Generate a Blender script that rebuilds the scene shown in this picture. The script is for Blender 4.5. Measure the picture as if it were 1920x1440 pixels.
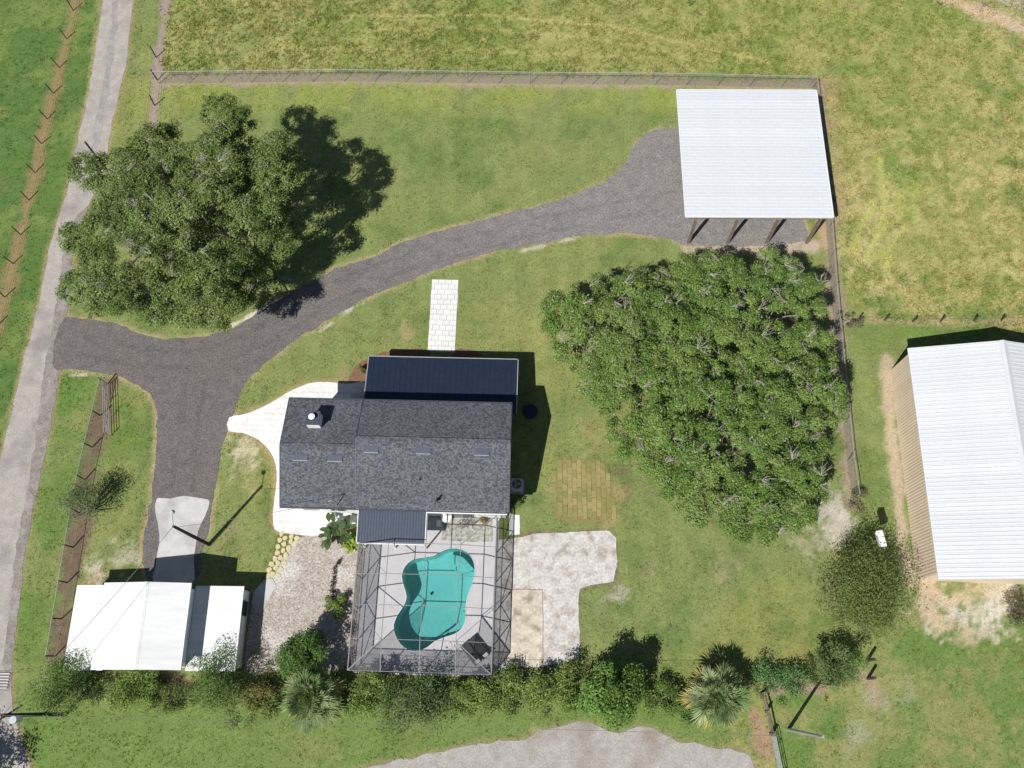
import bpy, bmesh, math, random
import numpy as np
from mathutils import Vector, Matrix
from mathutils.geometry import tessellate_polygon

for o in list(bpy.data.objects):
    bpy.data.objects.remove(o)
random.seed(7)
RNG = np.random.default_rng(7)
S = bpy.context.scene
COL = S.collection

# ------------------------------------------------------------------ camera
F, CX, CY, HC = 1660.0, 960.0, 720.0, 70.0        # image frame: focal length and image centre in pixels, estimated flying height
_down = np.array([25.0, -605.0, -F]); _down /= np.linalg.norm(_down)
_up = -_down
_y = np.array([0, 1.0, 0]) - _up * _up[1]; _y /= np.linalg.norm(_y)
ROT = np.stack([np.cross(_y, _up), _y, _up])
cam = bpy.data.cameras.new('camera')
cam.sensor_width = 36; cam.lens = 36 * F / 1920
cam.clip_start = 1; cam.clip_end = 8000
co = bpy.data.objects.new('camera', cam); COL.objects.link(co)
co.matrix_world = Matrix([[*ROT[0], 0], [*ROT[1], 0], [*ROT[2], HC], [0, 0, 0, 1]])
S.camera = co

# ------------------------------------------------------------------ light
SUN_AZ, SUN_EL = math.radians(52), math.radians(51.5)   # azimuth the shadows fall to
w = bpy.data.worlds.new('World'); S.world = w; w.use_nodes = True
nt = w.node_tree
sky = nt.nodes.new('ShaderNodeTexSky'); sky.sky_type = 'NISHITA'; sky.sun_disc = False
sky.sun_elevation = SUN_EL; sky.sun_rotation = math.radians(90 - (52 + 180)) % (2 * math.pi)
sky.air_density = 1.0; sky.dust_density = 0.6
bg = nt.nodes['Background']; nt.links.new(sky.outputs[0], bg.inputs[0]); bg.inputs[1].default_value = 0.05
sl = bpy.data.lights.new('sun', 'SUN'); sl.energy = 4.6; sl.angle = math.radians(0.5); sl.color = (1, 0.97, 0.92)
so = bpy.data.objects.new('sun', sl); COL.objects.link(so)
so.rotation_euler = Vector((math.cos(SUN_AZ) * math.cos(SUN_EL), math.sin(SUN_AZ) * math.cos(SUN_EL), -math.sin(SUN_EL))).to_track_quat('-Z', 'Y').to_euler()
so.location = (-40, -50, 90)
S.view_settings.view_transform = 'Standard'; S.view_settings.look = 'None'
S.view_settings.exposure = 0.28; S.view_settings.gamma = 1.0; S.view_settings.use_curve_mapping = False

# ------------------------------------------------------------------ helpers
def P(x, y, z=0.0):
    """image pixel -> world point lying at height z"""
    d = ROT @ np.array([x - CX, -(y - CY), -F])
    s = (z - HC) / d[2]
    return Vector((d[0] * s, d[1] * s, z))

def PA(a, z=0.0):
    return [P(x, y, z) for x, y in a]

def lin(c):
    return tuple(((v / 255) / 12.92 if v / 255 <= .04045 else ((v / 255 + .055) / 1.055) ** 2.4) for v in c)

K = 1.22       # sunlit surface colour seen on the ground / albedo
def alb(c, k=None):
    return tuple(min(v / (k or K), .85) for v in lin(c))

ORG = {}
def thing(name, label, cat, loc=(0, 0, 0), group=None):
    o = bpy.data.objects.new(name, None); COL.objects.link(o)
    o.empty_display_size = .3
    o.location = loc; ORG[o.name] = Vector(loc)
    o['label'] = label; o['category'] = cat
    if group: o['group'] = group
    return o

def tag(o, label, cat, group=None):
    o['label'] = label; o['category'] = cat
    if group: o['group'] = group
    return o

def obj(name, me, parent=None, loc=None, rot=None, scale=None):
    o = bpy.data.objects.new(name, me); COL.objects.link(o)
    if parent:
        o.parent = parent
    if loc is not None: o.location = loc
    if rot is not None: o.rotation_euler = rot
    if scale is not None: o.scale = scale
    return o

def origin_of(p):
    r = Vector((0, 0, 0))
    while p is not None:
        r += p.location; p = p.parent
    return r

class MB:
    def __init__(s): s.v = []; s.f = []
    def add(s, vs, fs):
        b = len(s.v); s.v += [tuple(v) for v in vs]; s.f += [tuple(i + b for i in f) for f in fs]; return s
    def box(s, c, size, rz=0.0, M=None):
        x, y, z = (d / 2 for d in size)
        vs = [(-x, -y, -z), (x, -y, -z), (x, y, -z), (-x, y, -z), (-x, -y, z), (x, -y, z), (x, y, z), (-x, y, z)]
        m = M or Matrix.Rotation(rz, 3, 'Z')
        return s.add([Vector(c) + m @ Vector(v) for v in vs], [(0, 3, 2, 1), (4, 5, 6, 7), (0, 1, 5, 4), (1, 2, 6, 5), (2, 3, 7, 6), (3, 0, 4, 7)])
    def beam(s, p, q, w, h):
        p, q = Vector(p), Vector(q); d = q - p; L = d.length
        if L < 1e-6: return s
        d.normalize(); up = Vector((0, 0, 1)) if abs(d.z) < .95 else Vector((0, 1, 0))
        x = d.cross(up).normalized(); z = x.cross(d)
        M = Matrix((x, d, z)).transposed()
        return s.box((p + q) / 2, (w, L, h), M=M)
    def tube(s, p, q, r, r2=None, n=8, cap=True):
        p, q = Vector(p), Vector(q); d = (q - p)
        if d.length < 1e-6: return s
        d.normalize(); r2 = r if r2 is None else r2
        a = d.cross(Vector((0, 0, 1)) if abs(d.z) < .95 else Vector((0, 1, 0))).normalized(); b = d.cross(a)
        vs = [p + (a * math.cos(t) + b * math.sin(t)) * r for t in [2 * math.pi * i / n for i in range(n)]]
        vs += [q + (a * math.cos(t) + b * math.sin(t)) * r2 for t in [2 * math.pi * i / n for i in range(n)]]
        fs = [(i, (i + 1) % n, n + (i + 1) % n, n + i) for i in range(n)]
        if cap: fs += [tuple(range(n - 1, -1, -1)), tuple(range(n, 2 * n))]
        return s.add(vs, fs)
    def path(s, pts, r, r2=None, n=6):
        k = len(pts) - 1; r2 = r if r2 is None else r2
        for i in range(k):
            s.tube(pts[i], pts[i + 1], r + (r2 - r) * i / k, r + (r2 - r) * (i + 1) / k, n, cap=(i in (0, k - 1)))
        return s
    def prism(s, poly, z0, z1):
        n = len(poly); vs = [(p[0], p[1], z0) for p in poly] + [(p[0], p[1], z1) for p in poly]
        fs = [(i, (i + 1) % n, n + (i + 1) % n, n + i) for i in range(n)]
        t = tessellate_polygon([[Vector((p[0], p[1], 0)) for p in poly]])
        for a, b, c in t:
            u = Vector(poly[b][:2]) - Vector(poly[a][:2]); w_ = Vector(poly[c][:2]) - Vector(poly[a][:2])
            if u.x * w_.y - u.y * w_.x < 0: b, c = c, b
            fs.append((n + a, n + b, n + c)); fs.append((a, c, b))
        return s.add(vs, fs)
    def slab(s, quad, t):
        """thick sheet from a (3D) polygon, thickness t downward"""
        n = len(quad); top = [Vector(q) for q in quad]; bot = [q - Vector((0, 0, t)) for q in top]
        return s.add(top + bot, [tuple(range(n)), tuple(range(2 * n - 1, n - 1, -1))] + [(i, i + n, (i + 1) % n + n, (i + 1) % n) for i in range(n)])
    def mesh(s, name, mat, org=(0, 0, 0), smooth=False):
        org = Vector(org)
        me = bpy.data.meshes.new(name); me.from_pydata([tuple(Vector(v) - org) for v in s.v], [], s.f); me.update()
        if mat: me.materials.append(mat)
        if smooth: me.polygons.foreach_set('use_smooth', [True] * len(me.polygons))
        return me
    def build(s, name, mat, parent=None, smooth=False):
        return obj(name, s.mesh(name, mat, origin_of(parent) if parent else (0, 0, 0), smooth), parent)
    def build_at(s, name, mat, loc, smooth=False):
        return obj(name, s.mesh(name, mat, loc, smooth), None, loc)

def arr_mesh(name, V, Fq, mat, col=None, smooth=False):
    """mesh from numpy arrays; Fq (n,k) faces"""
    me = bpy.data.meshes.new(name)
    V = np.asarray(V, np.float32); Fq = np.asarray(Fq, np.int32); k = Fq.shape[1]
    me.vertices.add(len(V)); me.vertices.foreach_set('co', V.ravel())
    me.loops.add(Fq.size); me.loops.foreach_set('vertex_index', Fq.ravel())
    me.polygons.add(len(Fq))
    me.polygons.foreach_set('loop_start', np.arange(0, Fq.size, k, dtype=np.int32))
    if smooth: me.polygons.foreach_set('use_smooth', np.ones(len(Fq), bool))
    if col is not None:
        a = me.attributes.new('Col', 'FLOAT_COLOR', 'POINT')
        c = np.ones((len(V), 4), np.float32); c[:, :3] = col
        a.data.foreach_set('color', c.ravel())
    me.update(calc_edges=True); me.validate()
    if mat: me.materials.append(mat)
    return me

# ---- numpy noise
def _hash(ix, iy, seed):
    h = (ix.astype(np.int64) * 374761393 + iy.astype(np.int64) * 668265263 + seed * 1442695041) & 0xffffffff
    h = ((h ^ (h >> 13)) * 1274126177) & 0xffffffff
    return ((h ^ (h >> 16)) & 0xffff) / 65535.0
def vn(x, y, sc, seed=0):
    x = np.asarray(x, float); y = np.asarray(y, float); a_ = 0.6 + seed * 1.37; x, y = (x * math.cos(a_) - y * math.sin(a_)) / sc + seed * 3.1, (x * math.sin(a_) + y * math.cos(a_)) / sc + seed * 1.7
    x, y = x + .35 * np.sin(y * 1.9 + seed), y + .35 * np.sin(x * 2.3 + seed)
    ix = np.floor(x); iy = np.floor(y); fx = x - ix; fy = y - iy
    fx = fx * fx * (3 - 2 * fx); fy = fy * fy * (3 - 2 * fy)
    a = _hash(ix, iy, seed); b = _hash(ix + 1, iy, seed); c = _hash(ix, iy + 1, seed); d = _hash(ix + 1, iy + 1, seed)
    return (a * (1 - fx) + b * fx) * (1 - fy) + (c * (1 - fx) + d * fx) * fy
def fbm(x, y, sc, seed=0, o=4):
    r = 0; a = 1; t = 0
    for i in range(o):
        r = r + a * vn(x, y, sc / 2 ** i, seed + i * 17); t += a; a *= .55
    return r / t
def inside(px, py, poly):
    r = np.zeros(len(px), bool); n = len(poly)
    for i in range(n):
        x1, y1 = poly[i][0], poly[i][1]; x2, y2 = poly[(i + 1) % n][0], poly[(i + 1) % n][1]
        if y1 == y2: continue
        c = ((y1 > py) != (y2 > py)) & (px < (x2 - x1) * (py - y1) / (y2 - y1) + x1)
        r ^= c
    return r
def dist_line(px, py, pts, closed=False):
    d = np.full(len(px), 1e9); n = len(pts)
    for i in range(n if closed else n - 1):
        x1, y1 = pts[i][0], pts[i][1]; x2, y2 = pts[(i + 1) % n][0], pts[(i + 1) % n][1]
        dx, dy = x2 - x1, y2 - y1; L = dx * dx + dy * dy + 1e-9
        t = np.clip(((px - x1) * dx + (py - y1) * dy) / L, 0, 1)
        d = np.minimum(d, np.hypot(px - x1 - t * dx, py - y1 - t * dy))
    return d
def sstep(a, b, x):
    t = np.clip((x - a) / (b - a), 0, 1); return t * t * (3 - 2 * t)

def smooth_poly(pts, step=.35, jit=.07, closed=True, seed=1, sharp=False):
    pts = [Vector((p[0], p[1], 0)) for p in pts]; n = len(pts); out = []
    rng = range(n if closed else n - 1)
    for i in rng:
        p0, p1, p2, p3 = pts[(i - 1) % n if closed else max(i - 1, 0)], pts[i], pts[(i + 1) % n], pts[(i + 2) % n if closed else min(i + 2, n - 1)]
        k = max(2, int((p2 - p1).length / step))
        for j in range(k):
            t = j / k
            q = p1.lerp(p2, t) if sharp else .5 * ((2 * p1) + (p2 - p0) * t + (2 * p0 - 5 * p1 + 4 * p2 - p3) * t * t + (3 * p1 - p0 - 3 * p2 + p3) * t ** 3)
            out.append(q)
    if not closed: out.append(pts[-1])
    xs = np.array([p.x for p in out]); ys = np.array([p.y for p in out])
    jx = (fbm(xs, ys, .8, seed, 3) - .5) * 2 * jit * 1.7; jy = (fbm(xs, ys, .8, seed + 50, 3) - .5) * 2 * jit * 1.7
    return [Vector((a, b, 0)) for a, b in zip(xs + jx, ys + jy)]

# ------------------------------------------------------------------ materials
def new_mat(name):
    m = bpy.data.materials.new(name); m.use_nodes = True
    n = m.node_tree.nodes; n.clear()
    out = n.new('ShaderNodeOutputMaterial')
    return m, n, m.node_tree.links, out

def mat(name, c1, c2=None, scale=3.0, rough=.85, bump=.0, c3=None, scale3=.4, spec=.3, metal=0, fine=None, fine_amt=.25, dist=.02, stretch=None, lo=.35, hi=.65):
    m, n, l, out = new_mat(name)
    b = n.new('ShaderNodeBsdfPrincipled'); l.new(b.outputs[0], out.inputs[0])
    b.inputs['Roughness'].default_value = rough; b.inputs['Metallic'].default_value = metal
    b.inputs['Specular IOR Level'].default_value = spec
    c2 = c2 or tuple(v * .85 for v in c1)
    tc = n.new('ShaderNodeTexCoord'); vec = tc.outputs['Object']
    if stretch:
        mp = n.new('ShaderNodeMapping'); mp.inputs['Scale'].default_value = stretch; l.new(vec, mp.inputs[0]); vec = mp.outputs[0]
    t = n.new('ShaderNodeTexNoise'); t.inputs['Scale'].default_value = scale; t.inputs['Detail'].default_value = 6; t.inputs['Roughness'].default_value = .65
    l.new(vec, t.inputs['Vector'])
    r = n.new('ShaderNodeValToRGB'); r.color_ramp.elements[0].position = lo; r.color_ramp.elements[1].position = hi
    r.color_ramp.elements[0].color = (*c1, 1); r.color_ramp.elements[1].color = (*c2, 1)
    l.new(t.outputs['Fac'], r.inputs[0]); cur = r.outputs[0]
    if c3:
        t3 = n.new('ShaderNodeTexNoise'); t3.inputs['Scale'].default_value = scale3; t3.inputs['Detail'].default_value = 5
        l.new(vec, t3.inputs['Vector'])
        r3 = n.new('ShaderNodeValToRGB'); r3.color_ramp.elements[0].position = .5; r3.color_ramp.elements[1].position = .68
        l.new(t3.outputs['Fac'], r3.inputs[0])
        mx = n.new('ShaderNodeMix'); mx.data_type = 'RGBA'
        l.new(r3.outputs[0], mx.inputs[0]); l.new(cur, mx.inputs[6]); mx.inputs[7].default_value = (*c3, 1); cur = mx.outputs[2]
    if fine:
        t4 = n.new('ShaderNodeTexNoise'); t4.inputs['Scale'].default_value = fine; t4.inputs['Detail'].default_value = 3
        l.new(vec, t4.inputs['Vector'])
        mr = n.new('ShaderNodeMapRange'); mr.inputs[1].default_value = .3; mr.inputs[2].default_value = .7
        mr.inputs[3].default_value = 1 - fine_amt; mr.inputs[4].default_value = 1 + fine_amt
        l.new(t4.outputs['Fac'], mr.inputs[0])
        mx = n.new('ShaderNodeMix'); mx.data_type = 'RGBA'; mx.blend_type = 'MULTIPLY'; mx.inputs[0].default_value = 1
        l.new(cur, mx.inputs[6]); l.new(mr.outputs[0], mx.inputs[7]); cur = mx.outputs[2]
    l.new(cur, b.inputs['Base Color'])
    if bump:
        bp = n.new('ShaderNodeBump'); bp.inputs['Strength'].default_value = bump; bp.inputs['Distance'].default_value = dist
        l.new((t4 if fine else t).outputs['Fac'], bp.inputs['Height']); l.new(bp.outputs[0], b.inputs['Normal'])
    return m

def attr_mat(name, rough=.9, transl=0.0, fine=9.0, amt=.3, bump=.0, fine2=28., amt2=.2):
    m, n, l, out = new_mat(name)
    b = n.new('ShaderNodeBsdfPrincipled'); b.inputs['Roughness'].default_value = rough; b.inputs['Specular IOR Level'].default_value = .25
    a = n.new('ShaderNodeAttribute'); a.attribute_name = 'Col'; cur = a.outputs['Color']
    tc = n.new('ShaderNodeTexCoord')
    for sc, am in ((fine, amt), (fine2, amt2)):
        if not am: continue
        t = n.new('ShaderNodeTexNoise'); t.inputs['Scale'].default_value = sc; t.inputs['Detail'].default_value = 4; t.inputs['Roughness'].default_value = .7
        l.new(tc.outputs['Object'], t.inputs['Vector'])
        mr = n.new('ShaderNodeMapRange'); mr.inputs[1].default_value = .3; mr.inputs[2].default_value = .7
        mr.inputs[3].default_value = 1 - am; mr.inputs[4].default_value = 1 + am
        l.new(t.outputs['Fac'], mr.inputs[0])
        mx = n.new('ShaderNodeMix'); mx.data_type = 'RGBA'; mx.blend_type = 'MULTIPLY'; mx.inputs[0].default_value = 1
        l.new(cur, mx.inputs[6]); l.new(mr.outputs[0], mx.inputs[7]); cur = mx.outputs[2]
    l.new(cur, b.inputs['Base Color'])
    if bump:
        bp = n.new('ShaderNodeBump'); bp.inputs['Strength'].default_value = bump; bp.inputs['Distance'].default_value = .05
        l.new(t.outputs['Fac'], bp.inputs['Height']); l.new(bp.outputs[0], b.inputs['Normal'])
    if transl:
        tr = n.new('ShaderNodeBsdfTranslucent'); l.new(cur, tr.inputs[0])
        mx = n.new('ShaderNodeMixShader'); mx.inputs[0].default_value = transl
        l.new(b.outputs[0], mx.inputs[1]); l.new(tr.outputs[0], mx.inputs[2]); l.new(mx.outputs[0], out.inputs[0])
    else:
        l.new(b.outputs[0], out.inputs[0])
    return m

def screen_mat(name, col, opac):
    m, n, l, out = new_mat(name)
    d = n.new('ShaderNodeBsdfDiffuse'); d.inputs[0].default_value = (*col, 1)
    t = n.new('ShaderNodeBsdfTransparent')
    mx = n.new('ShaderNodeMixShader'); mx.inputs[0].default_value = opac
    tc = n.new('ShaderNodeTexCoord'); no = n.new('ShaderNodeTexNoise'); no.inputs['Scale'].default_value = 2.5
    l.new(tc.outputs['Object'], no.inputs['Vector'])
    mr = n.new('ShaderNodeMapRange'); mr.inputs[3].default_value = opac * .8; mr.inputs[4].default_value = min(opac * 1.2, 1)
    l.new(no.outputs['Fac'], mr.inputs[0]); l.new(mr.outputs[0], mx.inputs[0])
    l.new(t.outputs[0], mx.inputs[1]); l.new(d.outputs[0], mx.inputs[2]); l.new(mx.outputs[0], out.inputs[0])
    return m

def shingle_mat():
    m, n, l, out = new_mat('asphalt_shingle')
    b = n.new('ShaderNodeBsdfPrincipled'); l.new(b.outputs[0], out.inputs[0]); b.inputs['Roughness'].default_value = .9; b.inputs['Specular IOR Level'].default_value = .3
    tc = n.new('ShaderNodeTexCoord')
    mp = n.new('ShaderNodeMapping'); mp.inputs['Rotation'].default_value = (0, 0, math.radians(1.4)); l.new(tc.outputs['Object'], mp.inputs[0])
    br = n.new('ShaderNodeTexBrick'); br.offset = .37; br.offset_frequency = 2
    br.inputs['Scale'].default_value = 1.0; br.inputs['Brick Width'].default_value = .13; br.inputs['Row Height'].default_value = .11
    br.inputs['Mortar Size'].default_value = .004; br.inputs['Bias'].default_value = 0
    br.inputs['Color1'].default_value = (.056, .06, .071, 1); br.inputs['Color2'].default_value = (.15, .156, .176, 1); br.inputs['Mortar'].default_value = (.035, .037, .045, 1)
    l.new(mp.outputs[0], br.inputs['Vector'])
    br2 = n.new('ShaderNodeTexBrick'); br2.offset = .61; br2.inputs['Scale'].default_value = 1.0; br2.inputs['Brick Width'].default_value = .47; br2.inputs['Row Height'].default_value = .27
    br2.inputs['Mortar Size'].default_value = 0; br2.inputs['Color1'].default_value = (.94, .94, .94, 1); br2.inputs['Color2'].default_value = (1.06, 1.06, 1.06, 1)
    l.new(mp.outputs[0], br2.inputs['Vector'])
    mx = n.new('ShaderNodeMix'); mx.data_type = 'RGBA'; mx.blend_type = 'MULTIPLY'; mx.inputs[0].default_value = 1
    l.new(br.outputs[0], mx.inputs[6]); l.new(br2.outputs[0], mx.inputs[7])
    no = n.new('ShaderNodeTexNoise'); no.inputs['Scale'].default_value = .55; no.inputs['Detail'].default_value = 4; l.new(tc.outputs['Object'], no.inputs['Vector'])
    mr = n.new('ShaderNodeMapRange'); mr.inputs[1].default_value = .3; mr.inputs[2].default_value = .7; mr.inputs[3].default_value = .92; mr.inputs[4].default_value = 1.08; l.new(no.outputs['Fac'], mr.inputs[0])
    m2 = n.new('ShaderNodeMix'); m2.data_type = 'RGBA'; m2.blend_type = 'MULTIPLY'; m2.inputs[0].default_value = 1
    l.new(mx.outputs[2], m2.inputs[6]); l.new(mr.outputs[0], m2.inputs[7]); l.new(m2.outputs[2], b.inputs['Base Color'])
    bp = n.new('ShaderNodeBump'); bp.inputs['Strength'].default_value = .5; bp.inputs['Distance'].default_value = .02
    l.new(br.outputs['Fac'], bp.inputs['Height']); bp.invert = True; l.new(bp.outputs[0], b.inputs['Normal'])
    return m

M = {}
M['ground'] = attr_mat('grass_ground', .95, 0, 5.5, .28, .9, 22, .34)
M['blade'] = attr_mat('grass_blade', .8, .42, 8, .15, 0, 30, 0)
M['leaf'] = attr_mat('tree_leaf', .72, .3, 3, .12, 0, 30, 0)
M['road'] = mat('road_limerock', alb((184, 177, 170)), alb((166, 159, 152)), 1.3, .95, .25, c3=alb((150, 143, 140)), scale3=.35, fine=8, fine_amt=.14)
M['shoulder'] = mat('shoulder_gravel', alb((156, 148, 143)), alb((132, 124, 119)), 2.2, .95, .3, c3=alb((166, 160, 156)), scale3=.7, fine=8, fine_amt=.22)
M['millings'] = mat('asphalt_millings', alb((120, 114, 112)), alb((103, 98, 97)), 1.1, .95, .6, c3=alb((114, 107, 103)), scale3=.25, fine=8, fine_amt=.36)
def dust_towards_east(m, dusty, x0, x1):
    # the newer end of the drive is paler stone
    n, l = m.node_tree.nodes, m.node_tree.links
    b = next(k for k in n if k.type == 'BSDF_PRINCIPLED'); src = b.inputs['Base Color'].links[0].from_socket
    tc = n.new('ShaderNodeTexCoord'); sp_ = n.new('ShaderNodeSeparateXYZ'); l.new(tc.outputs['Object'], sp_.inputs[0])
    no = n.new('ShaderNodeTexNoise'); no.inputs['Scale'].default_value = .3; l.new(tc.outputs['Object'], no.inputs['Vector'])
    ad = n.new('ShaderNodeMath'); ad.operation = 'MULTIPLY_ADD'; ad.inputs[1].default_value = 14; l.new(no.outputs['Fac'], ad.inputs[0]); l.new(sp_.outputs[0], ad.inputs[2])
    mr = n.new('ShaderNodeMapRange'); mr.inputs[1].default_value = x0 + 7; mr.inputs[2].default_value = x1 + 7; l.new(ad.outputs[0], mr.inputs[0])
    mx = n.new('ShaderNodeMix'); mx.data_type = 'RGBA'; mx.blend_type = 'MULTIPLY'; l.new(mr.outputs[0], mx.inputs[0]); l.new(src, mx.inputs[6]); mx.inputs[7].default_value = (*dusty, 1); l.new(mx.outputs[2], b.inputs['Base Color'])
dust_towards_east(M['millings'], (1.5, 1.55, 1.55), -22, 6)
M['wheel'] = mat('millings_worn', alb((116, 110, 112)), alb((128, 121, 120)), 2.0, .95, .4, fine=24, fine_amt=.25)
M['concrete'] = mat('concrete_pale', alb((210, 208, 206)), alb((194, 192, 190)), .9, .9, .08, c3=alb((176, 173, 170)), scale3=.5, fine=20, fine_amt=.05)
M['slab'] = mat('concrete_weathered', alb((215, 211, 207)), alb((196, 191, 186)), .9, .9, .15, c3=alb((172, 160, 150)), scale3=1.1, fine=5, fine_amt=.2)
M['pad'] = mat('concrete_cream_stained', alb((220, 210, 194)), alb((196, 185, 168)), .8, .9, .15, c3=alb((158, 145, 126)), scale3=1.0, fine=5, fine_amt=.2)
M['deck'] = mat('pool_deck_paint', alb((204, 202, 204)), alb((194, 192, 195)), 1.2, .8, .03, fine=14, fine_amt=.03)
M['paver'] = mat('paver_white', (.70, .695, .68), (.63, .62, .60), 2.0, .85, .1, c3=(.55, .54, .52), scale3=.8, fine=8, fine_amt=.07)
M['joint'] = mat('paver_sand', (.65, .64, .62), (.6, .59, .57), 6, .95)
M['gravel'] = mat('yard_gravel', alb((192, 183, 173)), alb((160, 150, 139)), 2.4, .95, .5, c3=alb((202, 197, 190)), scale3=.45, fine=7, fine_amt=.42)
M['lot'] = mat('lot_gravel', alb((182, 177, 172)), alb((166, 160, 155)), 1.6, .95, .35, c3=alb((154, 143, 132)), scale3=.3, fine=8, fine_amt=.2)
M['mulch'] = mat('red_mulch', alb((146, 110, 86)), alb((116, 90, 70)), 5, .95, .5, fine=20, fine_amt=.35)
M['soil'] = mat('soil', alb((150, 138, 90)), alb((132, 124, 78)), 4, .95, .4, fine=18, fine_amt=.3)
M['stone'] = mat('flagstone', alb((222, 212, 172)), alb((196, 186, 146)), 6, .9, .2, fine=30, fine_amt=.12)
M['shingle'] = shingle_mat()
M['navy'] = mat('navy_metal_roof', (.013, .021, .044), (.016, .025, .05), 1.5, .5, 0, spec=.3, fine=6, fine_amt=.1)
M['ribnavy'] = mat('ribbed_navy_metal', (.045, .06, .095), (.055, .07, .105), 2, .5, 0, spec=.4, fine=7, fine_amt=.08)
M['white_metal'] = mat('white_ribbed_metal', (.57, .59, .615), (.53, .555, .585), .5, .5, 0, spec=.35, fine=5, fine_amt=.03)
M['white_roof'] = mat('white_coated_roof', (.75, .75, .745), (.70, .70, .695), .7, .6, 0, c3=(.66, .66, .65), scale3=.35, spec=.3, fine=4, fine_amt=.03, stretch=(.4, 3, 1))
M['tan'] = mat('tan_metal_siding', alb((216, 198, 176), 1.0), alb((208, 190, 168), 1.0), .8, .6, 0, fine=5, fine_amt=.05)
M['siding'] = mat('white_siding', (.78, .78, .76), (.7, .7, .68), 1.2, .7, 0, fine=9, fine_amt=.05)
M['trim'] = mat('white_trim', (.8, .8, .8), (.72, .72, .72), 3, .5)
M['fascia'] = mat('dark_fascia', (.05, .06, .08), (.06, .07, .09), 3, .6)
M['glass'] = mat('window_glass', (.02, .03, .04), (.03, .04, .05), 1, .08, spec=.8)
M['bark'] = mat('grey_bark', alb((176, 168, 156)), alb((130, 122, 112)), 5, .95, .4, fine=22, fine_amt=.25)
M['twig'] = mat('bare_twig', alb((196, 190, 178)), alb((160, 152, 140)), 3, .95)
M['wood'] = mat('weathered_wood', alb((150, 132, 118)), alb((112, 98, 88)), 4, .9, .3, fine=20, fine_amt=.2)
M['dark_wood'] = mat('dark_wood', alb((88, 78, 70)), alb((66, 58, 52)), 4, .9, .3, fine=20, fine_amt=.2)
M['pole'] = mat('pole_wood', (.03, .028, .026), (.05, .045, .04), 4, .9, .3, fine=16, fine_amt=.2)
M['galv'] = mat('galvanised_steel', (.42, .44, .44), (.34, .36, .36), 6, .5, metal=.3)
M['alum'] = mat('bronze_aluminium', (.25, .248, .245), (.21, .208, .205), 5, .5)
M['black'] = mat('black_metal', (.015, .015, .017), (.025, .025, .028), 5, .5)
M['sling'] = mat('charcoal_fabric', (.03, .033, .036), (.045, .048, .05), 12, .9)
M['white_fabric'] = mat('white_fabric', (.75, .75, .74), (.65, .65, .64), 8, .9)
M['wire'] = mat('wire', (.12, .12, .12), (.18, .18, .18), 5, .6)
M['rope'] = mat('rope', alb((150, 160, 150)), alb((120, 130, 120)), 9, .9)
M['ac'] = mat('ac_housing', (.5, .53, .54), (.42, .45, .46), 6, .5)
M['screen_roof'] = screen_mat('roof_screen', (.16, .16, .17), .04)
M['screen_wall'] = screen_mat('wall_screen', (.06, .06, .065), .56)
M['screen_dense'] = screen_mat('dense_screen', (.13, .13, .14), .42)
M['chain'] = screen_mat('chain_link', (.24, .28, .26), .24)
M['blue'] = mat('blue_plastic', (.02, .04, .075), (.016, .034, .065), 4, .7)
M['plaster'] = mat('pool_plaster', (.52, .66, .62), (.46, .62, .58), .8, .8, 0, fine=3, fine_amt=.05)
M['coping'] = mat('pool_coping', (.56, .57, .57), (.5, .51, .51), 3, .7)

def per_object(m, amt):
    n, l = m.node_tree.nodes, m.node_tree.links
    b = next(k for k in n if k.type == 'BSDF_PRINCIPLED'); src = b.inputs['Base Color'].links[0].from_socket
    oi = n.new('ShaderNodeObjectInfo'); mr = n.new('ShaderNodeMapRange'); mr.inputs[3].default_value = 1 - amt; mr.inputs[4].default_value = 1 + amt; l.new(oi.outputs['Random'], mr.inputs[0])
    mx = n.new('ShaderNodeMix'); mx.data_type = 'RGBA'; mx.blend_type = 'MULTIPLY'; mx.inputs[0].default_value = 1
    l.new(src, mx.inputs[6]); l.new(mr.outputs[0], mx.inputs[7]); l.new(mx.outputs[2], b.inputs['Base Color'])
per_object(M['white_metal'], .035); per_object(M['paver'], .06); per_object(M['tan'], .03)

# ------------------------------------------------------------------ outlines traced in image pixels
DRIVE = [(122, 594), (160, 600), (207, 604), (247, 620), (287, 632), (333, 634), (377, 632), (417, 622), (456, 604), (496, 577), (527, 560), (575, 532), (627, 506), (665, 492), (703, 480), (757, 453), (840, 430), (940, 403), (1040, 377), (1107, 353), (1140, 337), (1170, 310), (1180, 287), (1200, 263), (1223, 247), (1262, 240), (1320, 236), (1420, 236), (1492, 240), (1500, 330), (1506, 420), (1514, 452), (1440, 459), (1340, 463), (1290, 460), (1265, 452), (1240, 445), (1200, 440), (1150, 438), (1100, 440), (1075, 443), (1040, 452), (980, 462), (920, 472), (880, 485), (820, 505), (760, 530), (720, 545), (680, 562), (650, 580), (620, 598), (590, 615), (560, 632), (530, 655), (500, 680), (475, 702), (455, 730), (443, 758), (436, 790), (425, 815), (415, 850), (408, 890), (400, 930), (395, 970), (391, 1005), (378, 1035), (366, 1090), (288, 1095), (268, 1055), (272, 1000), (280, 960), (285, 920), (290, 860), (296, 810), (293, 768), (285, 746), (270, 729), (245, 715), (210, 702), (170, 697), (118, 692), (100, 690), (104, 640)]
ROAD_L = [(196, -40), (193, 0), (178, 100), (163, 190), (150, 245), (140, 300), (128, 350), (112, 400), (92, 470), (75, 560), (60, 620), (43, 680), (30, 740), (12, 810), (-5, 880), (-25, 980), (-40, 1100), (-48, 1250), (-50, 1350), (-40, 1440), (-30, 1520)]
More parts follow.
